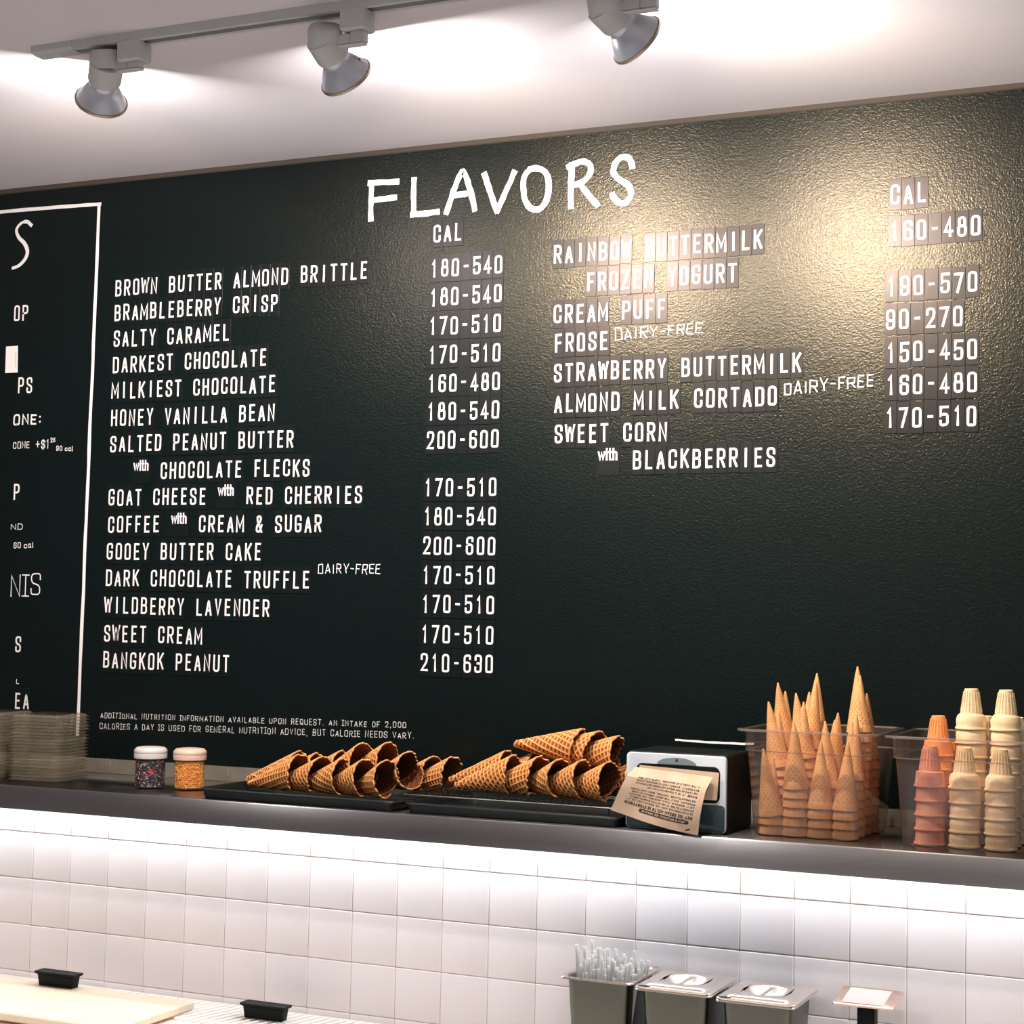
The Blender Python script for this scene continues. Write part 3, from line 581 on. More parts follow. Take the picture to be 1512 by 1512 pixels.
# ------------------------------------------------------------------ sprinkle jars
SHZ = 1.2002
def jar(x, y, label, lidmat, cols, weights, seed, cluster=None):
    t = thing('sprinkle_jar', (x, y, SHZ), label, 'jar', 'sprinkle jars'); rng = random.Random(seed)
    mb = MB(); mb.lathe([(.001, .0005), (.029, .0005), (.0318, .003), (.0322, .010), (.0322, .058), (.030, .064), (.030, .068)], 40); mb.build('glass', M['jar'], t)
    mb = MB(); mb.lathe([(.0335, .0625), (.0352, .0640), (.0355, .073), (.0350, .0745), (.0357, .076), (.0345, .082), (.030, .0865), (.022, .0878), (.001, .0882)], 40, cap0=True); mb.build('lid', lidmat, t)
    mb = MB(); mb.lathe([(.001, .003), (.0285, .003), (.0298, .006), (.0298, .058), (.028, .061), (.001, .063)], 32)
    for k in range(1100):
        a = rng.uniform(0, 2 * PI); z = rng.uniform(.005, .060); r = .0303
        d = Vector((rng.gauss(0, 1), rng.gauss(0, 1), rng.gauss(0, 1))).normalized(); p = Vector((r * math.cos(a), r * math.sin(a), z)); rad = Vector((math.cos(a), math.sin(a), 0))
        d = (d - rad * d.dot(rad)).normalized(); s = rad.cross(d); L, W = (.0026, .00085)
        vs_ = [p + d * L * i + s * W * j + rad * k2 for i in (-1, 1) for j, k2 in ((-1, 0), (0, .0008), (1, 0))]
        ci = rng.choices(range(len(cols)), weights)[0] + 1
        if cluster and (abs(((a - cluster[0] + PI) % (2 * PI)) - PI) < .42 and abs(z - cluster[1]) < .008) and rng.random() < .6: ci = cluster[2] + 1
        mb.add([tuple(v) for v in vs_], [(0, 1, 4, 3), (1, 2, 5, 4), (0, 3, 5, 2), (0, 2, 1), (3, 4, 5)], ci)
    o = mb.build('sprinkles', [M[cols[0]]] + [M[c] for c in cols], t, smooth=False); tag(o, kind='stuff')
jar(.476, -.206, 'clear jar of black and pink sprinkles with frosted lid, on the shelf', M['jar_lid'], ['spr_dark', 'spr_plum', 'spr_white', 'spr_pink', 'spr_red'], [60, 14, 11, 4, 5], 1, (-.85, .036, 3))
jar(.564, -.187, 'clear jar of orange and yellow sprinkles with peach lid, on the shelf', M['jar_lid_peach'], ['spr_orange', 'spr_yellow', 'spr_gold'], [36, 34, 30], 2)

# ------------------------------------------------------------------ nested clear lids at the left end
lidm = MB(); wl = .068
lidm.loft([rrect(-a, a, -a, a, r, 4, z) for a, r, z in ((wl, .020, 0.0), (wl, .020, .0012), (wl - .004, .018, .0016), (wl - .007, .016, .0060), (wl - .012, .013, .0072))])
lid_mesh = lidm.mesh('container_lid', M['clear_lid'])
def lids(cx, cy, n, rz, label, group, pitch=.0072, seed=0):
    r = random.Random(seed)
    for k in range(n):
        o = link('container_lid', lid_mesh, None, (cx + r.uniform(-.0018, .0018), cy + r.uniform(-.0018, .0018), SHZ + .0004 + k * pitch), (0, 0, rz + r.uniform(-.03, .03)))
        tag(o, label, 'lid', group)
lids(.170, -.165, 20, .12, 'thin clear square lid in the nearer stack at the shelf left end', 'clear lids in the nearer stack', seed=1)
lids(.135, -.072 + .005, 0, .1, '', '')
lids(.010, -.165, 20, .05, 'thin clear square lid in the stack cut by the left edge', 'clear lids in the cut stack', seed=3)

# ------------------------------------------------------------------ sheet trays and wire rack
def sheet_tray(x0, x1, y0, y1, label):
    t = thing('sheet_tray', ((x0 + x1) / 2, (y0 + y1) / 2, SHZ), label, 'tray', 'dark sheet trays'); a = (x1 - x0) / 2; c = (y1 - y0) / 2
    mb = MB(); H = .0205
    out = [(a - .010, .012, 0), (a - .009, .013, .0006), (a - .003, .018, H - .003)]
    rings = [rrect(-(a - .012), a - .012, -(c - .012), c - .012, .012, 5, .0006)]
    for k, r, z in ((.011, .013, .0004), (.009, .014, .0012), (.0045, .018, H - .004), (.004, .018, H - .001), (.0028, .019, H), (.0008, .02, H - .0006), (0, .02, H - .0028), (.0014, .0195, H - .0046), (.0030, .019, H - .0040)):
        rings.append(rrect(-a + k, a - k, -c + k, c - k, r, 5, z))
    mb.loft(rings, cap0=True); mb.build('pan', M['tray'], t)
    return t
T1 = sheet_tray(.668, 1.124, -.312, -.010, 'dark sheet tray with the left pile of waffle cones')
T2 = sheet_tray(1.142, 1.592, -.312, -.010, 'dark sheet tray under a wire rack and the right pile of waffle cones')
rk = thing('wire_rack', (1.367, -.161, SHZ + .0212), 'dark wire cooling rack lying on the right sheet tray', 'rack')
mb = MB(); zz = .0135
mb.tube([(-.222, -.148, zz), (.222, -.148, zz), (.222, .148, zz), (-.222, .148, zz), (-.222, -.148, zz)], .0019, 6, cap=False); fr_ = mb.build('frame', M['rack'], rk)
mb = MB()
for k in range(37): x = -.216 + k * .012; mb.tube([(x, -.147, zz + .0018), (x, .147, zz + .0018)], .0008, 4)
for y in (-.09, 0, .09): mb.tube([(-.221, y, zz - .001), (.221, y, zz - .001)], .0012, 5)
tag(mb.build('wires', M['rack'], rk), kind='stuff')
for x, y in ((-.2, -.14), (.2, -.14), (-.2, .14), (.2, .14)): mb = MB(); mb.tube([(x, y, zz), (x, y, .0002)], .0016, 6); mb.build('foot', M['rack'], rk)

# ------------------------------------------------------------------ waffle cones
def waffle_mesh(seed, turns=1.28, Rd=.080, grid=0.4, pitch=.0098):
    rng = np.random.RandomState(seed); sa = 0.215; NP_, NS = 170, 84
    phi = np.linspace(0, 2 * PI * turns, NP_); psi = phi * sa; psi0 = psi[-1] * (0.5 + rng.uniform(-.12, .12))
    L = 2 * Rd * np.cos(np.clip(psi - psi0, -1.25, 1.25))
    jag = np.interp(np.linspace(0, 1, NP_), np.linspace(0, 1, 60), rng.uniform(-1, 1, 60)); L = np.maximum(L + jag * .0040, .05)
    tt = np.linspace(0.0, 1, NS) ** 0.92; S = 0.006 + tt[None, :] * (L[:, None] - .006)
    PH = np.repeat(phi[:, None], NS, 1); PS = PH * sa
    u = S * np.cos(PS + grid); v = S * np.sin(PS + grid)
    def tri(q): f = np.abs((q / pitch) % 1.0 - 0.5) * 2; return np.clip((f - 0.60) / 0.26, 0, 1)
    ridge = np.maximum(tri(u), tri(v)); ridge[:, -2:] = np.maximum(ridge[:, -2:], .85)
    ca = math.sqrt(1 - sa * sa)
    base = S * sa + PH / (2 * PI) * .0030 + .0008; z0 = S * ca
    wob = 1 + .035 * np.sin(PH * 2 + seed) * S / .16
    def surf(off):
        r = base * wob + off * ca; z = z0 - off * sa
        return np.stack([r * np.cos(PH), r * np.sin(PH), z], -1).reshape(-1, 3)
    vo = surf(ridge * .0019); vi = surf(-.0012 - ridge * .0004)
    V = np.concatenate([vo, vi]); n = NP_ * NS
    idx = np.arange(n).reshape(NP_, NS); a = idx[:-1, :-1].ravel(); b_ = idx[1:, :-1].ravel(); c = idx[1:, 1:].ravel(); d = idx[:-1, 1:].ravel()
    F = [np.stack([a, b_, c, d], 1), np.stack([d + n, c + n, b_ + n, a + n], 1)]
    e = idx[:, -1]; F.append(np.stack([e[:-1], e[1:], e[1:] + n, e[:-1] + n], 1))
    for row, fl in ((idx[0], 0), (idx[-1], 1)):
        q = np.stack([row[:-1], row[1:], row[1:] + n, row[:-1] + n], 1); F.append(q if fl else q[:, ::-1])
    F = np.concatenate(F); me = bpy.data.meshes.new('waffle_cone')
    me.from_pydata([tuple(p) for p in V.tolist()], [], F.tolist()); me.materials.append(M['waffle']); me.materials.append(M['waffle_shade'])
    at = me.attributes.new('ridge', 'FLOAT', 'POINT'); at.data.foreach_set('value', np.concatenate([ridge.ravel(), ridge.ravel() * .6]).astype(np.float32))
    nq = (NP_ - 1) * (NS - 1); me.polygons.foreach_set('material_index', [0] * nq + [1] * nq + [0] * (len(F) - 2 * nq))
    me.polygons.foreach_set('use_smooth', [True] * len(F)); me.update()
    return me
WM = [waffle_mesh(1, grid=.5), waffle_mesh(2, 1.22, grid=1.0), waffle_mesh(3, 1.34, grid=.15), waffle_mesh(4, 1.25, grid=.8)]
def wcone(O, d, roll, var, label, group, L=.128, s=1.0):
    """O centre of the mouth, d direction the mouth faces, roll turns the seam"""
    d = Vector(d).normalized(); T = frame(Vector(O) - d * L * s, d, (0, 0, 1)) @ Matrix.Rotation(roll, 4, 'Z') @ Matrix.Scale(s, 4)
    o = link('waffle_cone', WM[var]); o.matrix_world = T; tag(o, label, 'waffle cone', group); return o
G1, G2 = 'waffle cones on the left tray', 'waffle cones on the right tray'
def az(deg, el): return (math.cos(math.radians(deg)) * math.cos(math.radians(el)), -math.sin(math.radians(deg)) * math.cos(math.radians(el)), math.sin(math.radians(el)))
W1 = [
 ((.848, -.235, 1.2500), az(12, 12), 2.6, 0, 'front waffle cone at the left end of the left tray, whole pointed tip showing'),
 ((.903, -.237, 1.2500), az(14, 12), 2.2, 1, 'second front waffle cone from the left on the left tray, nested in its neighbour'),
 ((.955, -.240, 1.2500), az(16, 12), 2.9, 2, 'third front waffle cone from the left on the left tray'),
 ((1.010, -.243, 1.2500), az(20, 12), 2.0, 3, 'fourth front waffle cone on the left tray, just left of the open one'),
 ((1.064, -.246, 1.2505), az(30, 12), 3.2, 0, 'front right waffle cone of the left tray with its dark mouth open'),
 ((.800, -.160, 1.2510), az(8, 12), 2.2, 2, 'rear waffle cone at the left end of the left tray, behind the front tip'),
 ((.850, -.162, 1.2530), az(10, 12), 2.8, 3, 'second rear waffle cone from the left, left tray, half hidden'),
 ((.905, -.165, 1.2560), az(10, 12), 2.4, 0, 'third rear waffle cone from the left, left tray, under the raised ones'),
 ((.975, -.195, 1.2760), az(12, 20), 2.1, 1, 'raised waffle cone leaning up in the middle of the left pile'),
 ((1.022, -.170, 1.2810), az(20, 14), 2.7, 2, 'topmost waffle cone of the left tray with jagged lip'),
 ((1.085, -.185, 1.2690), az(34, 8), 3.4, 3, 'large waffle cone with wide open mouth at the top right of the left pile'),
 ((1.080, -.090, 1.2500), az(14, 12), 2.2, 1, 'waffle cone behind the big open mouth on the left tray'),
 ((1.125, -.092, 1.2500), az(14, 12), 2.6, 0, 'rightmost waffle cone of the left tray, beyond the rest'),
]
for k, (O, d, r, v, lb) in enumerate(W1): wcone(O, d, r, v, lb, G1, s=1.0 if k not in (10,) else 1.06)
W2 = [
 ((1.322, -.225, 1.2730), az(10, 12), 2.9, 1, 'front left waffle cone of the right tray, long pointed tip on the rack'),
 ((1.377, -.228, 1.2730), az(12, 12), 2.3, 0, 'second front waffle cone from the left on the right tray'),
 ((1.428, -.230, 1.2730), az(30, 12), 2.8, 2, 'third front waffle cone of the right tray with slanted dark mouth'),
 ((1.475, -.235, 1.2730), az(20, 12), 2.2, 3, 'fourth front waffle cone of the right tray'),
 ((1.530, -.240, 1.2730), az(24, 10), 3.1, 1, 'open waffle cone at the front right corner of the right tray'),
 ((1.560, -.160, 1.2740), az(12, 12), 2.4, 0, 'waffle cone half behind the brown napkin'),
 ((1.270, -.140, 1.2740), az(8, 12), 2.0, 3, 'rear waffle cone at the left end of the right tray'),
 ((1.330, -.145, 1.2740), az(8, 12), 2.5, 2, 'second rear waffle cone of the right tray under the top row'),
 ((1.440, -.150, 1.2740), az(8, 12), 2.5, 0, 'rear waffle cone of the right tray beneath the top row middle'),
 ((1.437, -.180, 1.3330), az(6, 0), 2.5, 2, 'top row waffle cone of the right tray, curled tip pointing left'),
 ((1.474, -.182, 1.3290), az(10, 1), 2.2, 1, 'middle waffle cone of the top row on the right tray'),
 ((1.524, -.185, 1.3240), az(16, 2), 2.8, 3, 'open ended waffle cone at the right of the top row'),
]
for O, d, r, v, lb in W2: wcone(O, d, r, v, lb, G2)

# ------------------------------------------------------------------ clear food bins
def food_bin(cx, cy, hw, hd, rz, label):
    t = thing('food_bin', (cx, cy, SHZ), label, 'bin', 'clear food bins', (0, 0, rz)); H = .190
    mb = MB()
    def rg(k, r, z): return rrect(-hw + k, hw - k, -hd + k, hd - k, r, 6, z)
    mb.loft([rg(.036, .018, .0006), rg(.032, .022, .0008), rg(.028, .024, .005), rg(.017, .026, .150), rg(.0135, .028, .1515), rg(.0125, .028, .188)], cap0=True)
    mb.build('body', M['clear_bin'], t)
    mb = MB(); mb.loft([rg(.012, .028, .1882), rg(.0105, .028, .1900), rg(.002, .030, .1905), rg(0, .031, .1892), rg(.0005, .031, .1860), rg(.0020, .030, .1860), rg(.0025, .030, .1885), rg(.0115, .028, .1878), rg(.012, .028, .1882)])
    mb.build('rim', M['bin_rim'], t)
    mb = MB(); mb.loft([rg(.0155, .026, .1500), rg(.0150, .026, .1516), rg(.0132, .027, .1528), rg(.0130, .027, .1514), rg(.0155, .026, .1500)]); mb.build('stacking_ledge', M['bin_rim'], t)
    return t
food_bin(1.928, -.160, .128, .137, 0.0, 'clear plastic bin holding upturned sugar cones')
food_bin(2.199, -.163, .132, .137, 0.0, 'clear plastic bin at the right edge holding cake cones')

# sugar cones
def sugar_mesh():
    NP_, NS = 72, 70; L, R = .120, .0215; V = []; F = []; rd = []
    for side in (0, 1):
        for j in range(NS):
            s = j / (NS - 1)
            for i in range(NP_):
                a = 2 * PI * i / NP_; z = s * L; r = R * (1 - s) ** 0.94 + .0012
                band = z < .012
                g = 0.0 if band else max(0, math.cos(i * 2 * PI / 6 * 1.0 + j * 1.05)) * max(0, math.cos(i * 2 * PI / 6 - j * 1.05))
                hgt = (1 - g) * .0007
                if band: hgt = .0011
                seam = .0009 if (i < 8 and not side) else 0
                rr = r + hgt * min(1, (1 - s) * 6) + seam * (1 - s) if not side else max(r - .0012, .0002)
                V.append((rr * math.cos(a), rr * math.sin(a), z)); rd.append((1 - g * 1.3) if not side else .5)
    n = NP_ * NS
    for j in range(NS - 1):
        for i in range(NP_):
            k = (i + 1) % NP_; F.append((j * NP_ + i, j * NP_ + k, (j + 1) * NP_ + k, (j + 1) * NP_ + i))
            F.append((n + (j + 1) * NP_ + i, n + (j + 1) * NP_ + k, n + j * NP_ + k, n + j * NP_ + i))
    for i in range(NP_): k = (i + 1) % NP_; F.append((i, n + i, n + k, k))
    F.append(tuple((NS - 1) * NP_ + i for i in range(NP_)))
    me = bpy.data.meshes.new('sugar_cone'); me.from_pydata(V, [], F); me.materials.append(M['sugar'])
    at = me.attributes.new('ridge', 'FLOAT', 'POINT'); at.data.foreach_set('value', rd)
    me.polygons.foreach_set('use_smooth', [True] * len(F)); me.update(); return me
ORD = ['first', 'second', 'third', 'fourth', 'fifth', 'sixth', 'seventh', 'eighth', 'ninth', 'tenth', 'eleventh', 'twelfth', 'thirteenth', 'fourteenth']
SUG = sugar_mesh(); rs = random.Random(5)
def stack(mesh, name, cat, x, y, n, pitch, tip, where, group, lean=(0, 0), z0=.0022, swap=None):
    """n nested cones standing mouth down; tip bends the topmost one"""
    for k in range(n):
        zz = SHZ + z0 + k * pitch; top = k == n - 1
        lx, ly = (lean if top else (0, 0))
        o = link(name, mesh, None, (x + rs.uniform(-.0006, .0006) + lean[0] * .0 , y, zz), (ly + rs.uniform(-.01, .01), lx + rs.uniform(-.01, .01), rs.uniform(0, 6.28)))
        tag(o, ('topmost %s, ' % name.replace('_', ' ') if top else '%s %s from the bottom, ' % (name.replace('_', ' '), ORD[k])) + where, cat, group)
def ns(tipz, L=.120, pitch=.0165): return max(1, int(round((tipz - SHZ - .002 - L) / pitch)) + 1)
Q = .0165
for x, y, tz, where, lean in (
    (1.857, -.240, 1.357, 'front left stack in the left bin', (-.16, 0)),
    (1.902, -.240, 1.404, 'second front stack in the left bin', (.05, 0)),
    (1.947, -.240, 1.371, 'third front stack in the left bin', (.02, 0)),
    (1.992, -.240, 1.374, 'front right stack in the left bin', (.04, 0)),
    (1.857, -.195, 1.432, 'middle row left stack in the left bin', (-.16, 0)),
    (1.902, -.195, 1.458, 'second middle row stack in the left bin', (-.12, 0)),
    (1.947, -.195, 1.398, 'third middle row stack in the left bin', (.03, 0)),
    (1.992, -.195, 1.414, 'middle row right stack in the left bin', (.08, 0)),
    (1.856, -.150, 1.471, 'third row left stack in the left bin', (-.14, .05)),
    (1.902, -.150, 1.478, 'third row second stack in the left bin', (-.09, .05)),
    (1.948, -.150, 1.423, 'third row third stack in the left bin', (-.20, 0)),
    (1.994, -.150, 1.501, 'tall stack at the right of the left bin', (-.03, .05)),
    (1.900, -.100, 1.479, 'rearmost stack in the left bin', (-.08, 0)),
    (2.000, -.112, 1.460, 'rear right stack in the left bin', (0, 0))):
    stack(SUG, 'sugar_cone', 'sugar cone', x, y, ns(tz), Q, None, where, 'sugar cones of the ' + where, lean)

# cake cones, mouth down
def cake_mesh(mat, bulge=True):
    prof = [(.0268, 0), (.0278, .0006), (.0278, .0030), (.0262, .0036), (.0255, .006)]
    if bulge: prof += [(.0262, .012), (.0258, .018), (.0235, .024), (.0195, .0272)]
    else: prof += [(.0248, .014), (.0240, .024), (.0236, .0262), (.0195, .0272)]
    r = .0190; z = .028
    for k in range(4):
        prof += [(r, z), (r, z + .0006), (r - .0008, z + .0010), (r - .0016, z + .0098), (r - .0022, z + .0100)]; r -= .0018; z += .0105
    prof += [(.0118, .0700), (.0108, .0708), (.0105, .0695), (.001, .0695)]
    inner = [(.0252, 0), (.0240, .006), (.0222, .022), (.0180, .027), (.0120, .0670), (.001, .068)]
    mb = MB(); mb.lathe(list(reversed(inner)) + prof, 40)
    # vertical ribs on the stem
    for k in range(20):
        a = 2 * PI * k / 20; T = Matrix.Rotation(a, 4, 'Z')
        mb.add([(.0186, -.0005, .030), (.0186, .0005, .030), (.0192, 0, .030), (.0132, -.0005, .066), (.0132, .0005, .066), (.0138, 0, .066)], [(0, 2, 5, 3), (2, 1, 4, 5)], 0, T)
    return mb.mesh('cake_cone', mat, ang=0.5)
CK = {c: cake_mesh(M['cake_' + c], c == 'cream') for c in ('pink', 'orange', 'cream')}
CP = .0248
def cake(c, x, y, n, where, base_c=None):
    for k in range(n):
        top = k == n - 1; cc = c if (base_c is None or k >= n - 3) else base_c
        o = link('cake_cone', CK[cc], None, (x + rs.uniform(-.0008, .0008), y + rs.uniform(-.0006, .0006), SHZ + .0022 + k * CP), (0, 0, rs.uniform(0, 6)))
        tag(o, '%s cake cone %s, %s' % (cc, 'on top' if top else ORD[k] + ' from the bottom', where), 'cake cone', 'cake cones of ' + where)
cake('pink', 2.139, -.234, 5, 'front pink stack of the right bin')
cake('cream', 2.198, -.234, 5, 'middle front cream stack of the right bin')
cake('cream', 2.258, -.234, 5, 'right front cream stack of the right bin')
cake('orange', 2.141, -.176, 7, 'orange topped stack behind the front pink one', 'pink')
cake('cream', 2.199, -.176, 9, 'tall middle cream stack of the right bin')
cake('cream', 2.258, -.176, 9, 'tall cream stack at the right edge')
cake('orange', 2.152, -.118, 5, 'rear orange stack of the right bin', 'orange')
cake('cream', 2.214, -.118, 7, 'rear middle cream stack of the right bin')
cake('cream', 2.268, -.118, 7, 'rear right cream stack of the right bin')

# ------------------------------------------------------------------ napkin dispenser and printed napkin
dp = thing('napkin_dispenser', (1.695, -.298, SHZ), 'black tabletop napkin dispenser with pale grey face plate', 'dispenser')
mb = MB(); mb.loft([[(p[0], y, p[1] + .070) for p in rrect(-.097 + k, .097 - k, -.070 + k, .071 - k, .006, 4, 0)] for y, k in ((.006, .002), (.008, 0), (.150, 0), (.153, .003))], cap0=True, cap1=True)
mb.build('case', M['black'], dp)
def plate(x0, x1, z0, z1, r, ya, yb, mat, name, par, lip=.0012):
    mb = MB(); mb.loft([[(p[0], y, p[1]) for p in rrect(x0 + k, x1 - k, z0 + k, z1 - k, r, 6, 0)] for y, k in ((yb, 0), (ya + lip, 0), (ya, lip))], cap0=True, cap1=True)
    return mb.build(name, mat, par)
fp = plate(-.095, .095, .002, .139, .008, -.0015, .006, M['disp_face'], 'face_plate', dp)
plate(-.0935, .0935, .003, .052, .007, -.0022, -.0016, M['disp_reflection'], 'dark_reflection', dp, .0003)  # dark reflection low on the face, put in as a thin coloured plate
plate(-.076, .084, .055, .120, .012, -.0023, -.0016, M['black'], 'slot', dp, .0003)
mb = MB(); pts = [(.0375 * math.cos(a), .0125 * math.sin(a)) for a in np.linspace(0, PI, 20)]
mb.add([(x + .002, -.0024, z + .1205) for x, z in pts], [tuple(range(20))]); mb.add([(x + .002, -.0027, z + .126) for x, z in ((-.003, 0), (.003, 0), (.0008, .006), (-.0008, .0055))], [(0, 1, 2, 3)], 1)
mb.build('half_disc', [M['disp_disc'], M['ink']], dp, smooth=False)
# napkin: a printed sheet pulled out over the slot's lower edge; u runs along the print, v down the print (print is upside down)
C00, C10, C01, C11 = Vector((1.748, 0, 1.200)), Vector((1.582, 0, 1.235)), Vector((1.770, 0, 1.303)), Vector((1.623, 0, 1.314))
def nap(u, v, lift=0.0):
    p = C00.lerp(C10, u).lerp(C01.lerp(C11, u), v)
    y = -.3275 - .010 * math.sin(PI * min(v, 1) * .9) * (1 - .3 * u) - .004 * math.sin(u * 5 + v * 3) - .006 * (1 - v) * u + .018 * max(0, v - .82) / .18
    return (p.x, y - lift, p.z + .003 * math.sin(u * PI) * (1 - v) * -1)
nk = thing('printed_napkin', (1.68, -.325, 1.25), 'brown printed paper napkin hanging upside down from the dispenser', 'napkin')
def rel(p): return (p[0] - 1.68, p[1] + .325, p[2] - 1.25)
mb = MB(); NU, NV = 24, 16
vs_ = [rel(nap(i / NU, j / NV)) for j in range(NV + 1) for i in range(NU + 1)] + [rel(nap(i / NU, j / NV, -.0004)) for j in range(NV + 1) for i in range(NU + 1)]
n = (NU + 1) * (NV + 1); fs = []
for j in range(NV):
    for i in range(NU):
        a = j * (NU + 1) + i; fs.append((a, a + 1, a + NU + 2, a + NU + 1)); fs.append((n + a + NU + 1, n + a + NU + 2, n + a + 1, n + a))
mb.add(vs_, fs); mb.build('sheet', M['kraft'], nk)
tmp = MB(); sx, sz = .170, .110                                     # flat print laid out in napkin metres, then wrapped on the sheet
def line(text, u0, u1, v, cap, t, bold=1):
    adv = [0.6 if ch == ' ' else max(NARROW.get(ch, 1.0), 0.42) + 0.3 for ch in text]; s = (u1 - u0) / (sum(adv) - .3); x = u0
    for ch, a in zip(text, adv):
        if ch != ' ': glyph(tmp, ch, x, -v, (a - .3) * s, cap, t, 0, jit=.0)
        x += a * s
mb = MB(); bn = rrect(.020, .118, -.0245, -.0165, .0038, 4, 0)
mb.add([(p[0], 0, p[1]) for p in bn], [tuple(range(len(bn)))]); banner = mb
line('HOW ICE CREAM MELTS IS EVERYTHING', .014, .152, .0335, .0068, .0014)
body = ['IS PREFERENCE AND ICE CREAM MELTS AT', 'DIFFERENT RATES. IT MELTS INTO SMOOTH CREAM', 'AS IT SHOULD. FULL BODIED, NO GUMMY', 'PRODUCT, ONLY THE BEST CREAM IN OUR', 'ICE CREAM FLAVOR, TEXTURE, BODY AND FINISH']
for k, tx in enumerate(body): line(tx, .014, .150 - .004 * (k % 2), .0405 + k * .0062, .0036, .00075)
line('PLEASE', .014, .034, .0735, .0042, .0010)
for k, tx in enumerate(['IT IS A COMBINATION OF', 'THE TASTE OF OUR CREAM AND FRESH BUTTERMILK', 'BUTTERFAT, SWEET, NOT OVERWHELMING', 'IN THE MIDDLE OF SUMMER. TASTE AND SEE']):
    line(tx, (.040 if k == 0 else .014), (.120 if k == 0 else .146), .0735 + k * .0062, .0034, .0007)
def wrap(src, lift, mat, name):
    o = MB(); o.v = [rel(nap(x / sx, -z / sz, lift)) for x, y, z in src.v]; o.f = src.f; o.mi = src.mi
    return o.build(name, mat, nk, smooth=False)
# banner follows the sheet's bend: cut into a strip
bm_ = MB(); N = 26
for k in range(N):
    x = .020 + .100 * k / (N - 1); e = min(k, N - 1 - k); hh = .0042 * (1 if e > 1 else (.62 if e == 0 else .9))
    bm_.v += [(x, 0, -.0205 - hh), (x, 0, -.0205 + hh)]
bm_.f = [(2 * i, 2 * i + 2, 2 * i + 3, 2 * i + 1) for i in range(N - 1)]; bm_.mi = [0] * (N - 1)
bn_ = wrap(bm_, .0004, M['ink'], 'banner')
prn = wrap(tmp, .0004, M['ink'], 'print')
tmp = MB(); line("JENI'S SPLENDID ICE CREAMS", .026, .114, .0226, .0042, .0009)
wrap(tmp, .0008, M['kraft'], 'banner_print')
tmp = MB(); ribbon(tmp, [(.0165, -.0085), (.0225, -.0055)], .0028, 0); wrap(tmp, .0004, M['ink'], 'tick_mark')
n2 = thing('folded_napkin', (1.70, -.305, 1.29), 'second folded brown napkin sitting in the dispenser slot', 'napkin')
mb = MB()
for k in range(3):
    z0 = 1.317 - .0025 * k; dx = .003 * k; y = -.3035 - .0012 * (2 - k)
    q = [(1.628 + dx, y, z0), (1.779 - dx * .5, y, z0 - .006 - .003 * k), (1.776, y - .002, 1.262 + .004 * k), (1.700, y - .004, 1.262), (1.628 + dx, y - .003, 1.275)]
    q2 = [(x, y_ + .0006, z) for x, y_, z in q]
    mb.add([(x - 1.70, y_ + .305, z - 1.29) for x, y_, z in q + q2], [(0, 1, 2, 3, 4), (9, 8, 7, 6, 5), (0, 5, 6, 1), (1, 6, 7, 2)])
mb.build('sheet', M['kraft'], n2, smooth=False)

# ------------------------------------------------------------------ pans, lids and straws below the shelf
def steel_pan(x0, x1, y0, y1, ztop, label, rz=0.0):
    cx, cy = (x0 + x1) / 2, (y0 + y1) / 2; H = ztop - CT; a, c = (x1 - x0) / 2, (y1 - y0) / 2
    t = thing('steel_pan', (cx, cy, CT), label, 'pan', 'steel pans on the counter', (0, 0, rz))
    def rg(k, r, z): return rrect(-a + k, a - k, -c + k, c - k, r, 5, z)
    mb = MB(); mb.loft([rg(.024, .016, .0005), rg(.021, .018, .002), rg(.012, .016, H - .010), rg(.011, .016, H - .003)], cap0=True); mb.build('body', M['steel_side'], t)
    mb = MB(); mb.loft([rg(.011, .016, H - .003), rg(.009, .016, H), rg(.0015, .012, H + .0006), rg(0, .012, H - .0008), rg(0, .012, H - .0035), rg(.0014, .012, H - .0035), rg(.0018, .012, H - .0012), rg(.009, .015, H - .0015)]); mb.build('rim', M['steel_bright'], t)
    mb = MB(); mb.loft([rg(.0112, .016, H - .003), rg(.0122, .016, H - .010), rg(.0212, .018, .0030), rg(.024, .016, .0025)]); mb.build('lining', M['steel_bright'], t)
    return t
ZP = .893
steel_pan(1.432, 1.580, -.205, -.028, ZP + .006, 'open steel pan full of white straws')
steel_pan(1.584, 1.736, -.205, -.028, ZP, 'lidded steel pan in the middle of the three')
steel_pan(1.742, 1.894, -.205, -.028, ZP - .004, 'rightmost of the three steel pans, lidded')
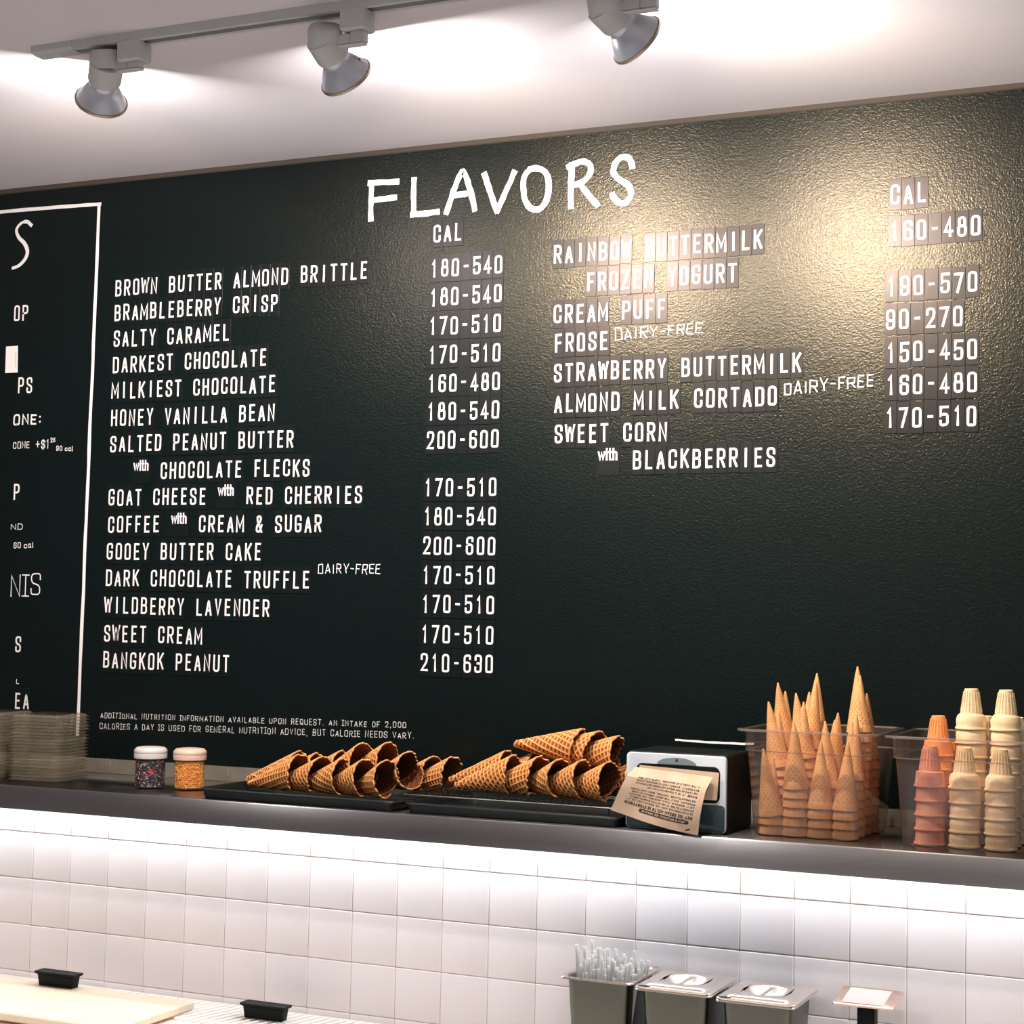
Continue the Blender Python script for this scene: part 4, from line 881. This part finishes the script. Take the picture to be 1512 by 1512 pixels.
def pan_lid(x0, x1, y0, y1, z, label):
    cx, cy = (x0 + x1) / 2, (y0 + y1) / 2; a, c = (x1 - x0) / 2, (y1 - y0) / 2
    t = thing('pan_lid', (cx, cy, z + .0012), label, 'lid', 'steel pan lids'); N = 24
    def rr(k, r, zz): return rrect(-a + k, a - k, -c + k, c - k, r, 5, zz)
    def circ(r, zz):
        out = []
        for p in rrect(-1, 1, -1, 1, .9, 5, 0): an = math.atan2(p[1], p[0]); out.append((r * math.cos(an), r * math.sin(an) + .0, zz))
        return out
    mb = MB(); mb.loft([rr(.0005, .012, -.0002), rr(0, .012, .0012), rr(.001, .011, .0020), rr(.016, .008, .0022), rr(.0185, .008, .0050), rr(.021, .008, .0060), rr(.034, .010, .0060), circ(.0455, .0060), circ(.0435, .0046), circ(.0415, .0040), circ(.034, -.004), circ(.022, -.0125), circ(.004, -.0150)], cap1=True)
    mb.build('cover', M['lid_steel'], t, ang=0.5)
    mb = MB()
    R_ = Matrix.Rotation(0.12, 4, 'Z')
    mb.loft([[(x, y, zz) for x in (xx,) for y, zz in ((-.0065, -.004), (-.0062, .0035), (-.003, .0058), (.003, .0058), (.0062, .0035), (.0065, -.004))] for xx in (-.006, .0, .006)], T=Matrix.Rotation(PI / 2, 4, 'Z'), cap0=True, cap1=True)
    mb.v = []; mb.f = []; mb.mi = []
    mb.loft([[(x, y, zz) for x, zz in ((-w_, zl), (-w_ * .9, zh - .001), (-w_ * .5, zh), (w_ * .5, zh), (w_ * .9, zh - .001), (w_, zl))] for y, w_, zl, zh in ((-.0425, .0075, .002, .0048), (-.03, .0055, -.006, .0056), (0, .0050, -.013, .0058), (.03, .0055, -.006, .0056), (.0425, .0075, .002, .0048))], cap0=True, cap1=True)
    mb.build('grip', M['lid_steel'], t)
    mb = MB(); mb.lathe([(.001, .0026), (.0085, .0026), (.0095, .0020)], 20, T=Matrix.Translation((-a + .017, -c + .0105, 0)) @ Matrix.Diagonal((1.3, .7, 1, 1))); mb.build('spoon_notch', M['black'], t)
pan_lid(1.585, 1.735, -.204, -.029, ZP, 'steel lid on the middle pan, beside the straws')
pan_lid(1.743, 1.893, -.204, -.029, ZP - .004, 'steel lid on the right pan, nearest the pink card')
rw = random.Random(12)
mb = MB(); mb.lathe([(.0034, 0), (.0034, .205)], 8); mb.lathe([(.0029, .205), (.0029, 0)], 8); straw_me = mb.mesh('straw', M['straw'])
for k in range(104):
    bx = rw.uniform(1.462, 1.550); by = rw.uniform(-.172, -.062); Lz = rw.uniform(.82, 1.06)
    fx = (bx - 1.506) / .044
    o = link('straw', straw_me, None, (bx, by, CT + .006), (rw.uniform(-.05, .05), .06 * fx + rw.uniform(-.06, .09), 0)); o.scale = (1, 1, Lz * (1.0 if k % 9 else 1.08))
    tag(o, 'white translucent straw standing in the open steel pan', 'straw', 'straws in the steel pan')

# small card holder at the right
hd = thing('card_holder', (2.005, -.115, CT), 'small tilted card holder on a dark stem beside the pan lids', 'card holder')
Tm = Matrix.Translation((0, 0, .186)) @ Matrix.Rotation(math.radians(9), 4, 'X')
mb = MB(); mb.loft([rrect(-.056 + k, .056 - k, -.040 + k, .052 - k, .006, 4, z) for z, k in ((-.003, .001), (-.002, 0), (.0008, 0), (.0016, .0012))], cap0=True, cap1=True, T=Tm); mb.build('plate', M['tanplate'], hd)
mb = MB(); mb.box(-.040, .036, -.033, .042, .0017, .0024, T=Tm); mb.build('card', M['pinkcard'], hd, smooth=False)
mb = MB(); mb.box(-.016, .016, -.012, .012, .004, .186); mb.build('stem', M['black'], hd, smooth=False)
mb = MB(); mb.box(-.04, .04, -.04, .04, 0, .004, bev=.001); mb.build('base', M['black'], hd)

# cream board and black blocks at the lower left
bd = MB(); bd.box(-.56, .38, -.16, .12, 0, .018, bev=.003)
tag(bd.build('cream_board', M['cream'], loc=(.165, -.235, CT + .0058)), 'large cream board lying on the counter at the lower left', 'board')
def block(x, y, z, label):
    t = thing('black_block', (x, y, z), label, 'block', 'black tapered blocks')
    def rg(hx, hy, z): return rrect(-hx, hx, -hy, hy, .003, 3, z)
    mb = MB(); mb.loft([rg(.046, .012, 0), rg(.049, .014, .024)], cap0=True, cap1=True); mb.build('body', M['black'], t)
    mb = MB(); mb.loft([rg(.049, .014, .0235), rg(.055, .017, .0265), rg(.056, .0175, .030), rg(.055, .0165, .0312), rg(.051, .013, .0305)], cap0=True, cap1=True); mb.build('flange', M['black'], t)
block(.196, -.137, CT + .0240, 'small black tapered block on the cream board at the far left')
block(.722, -.110, CT + .0058, 'small black tapered block standing right of the cream board')
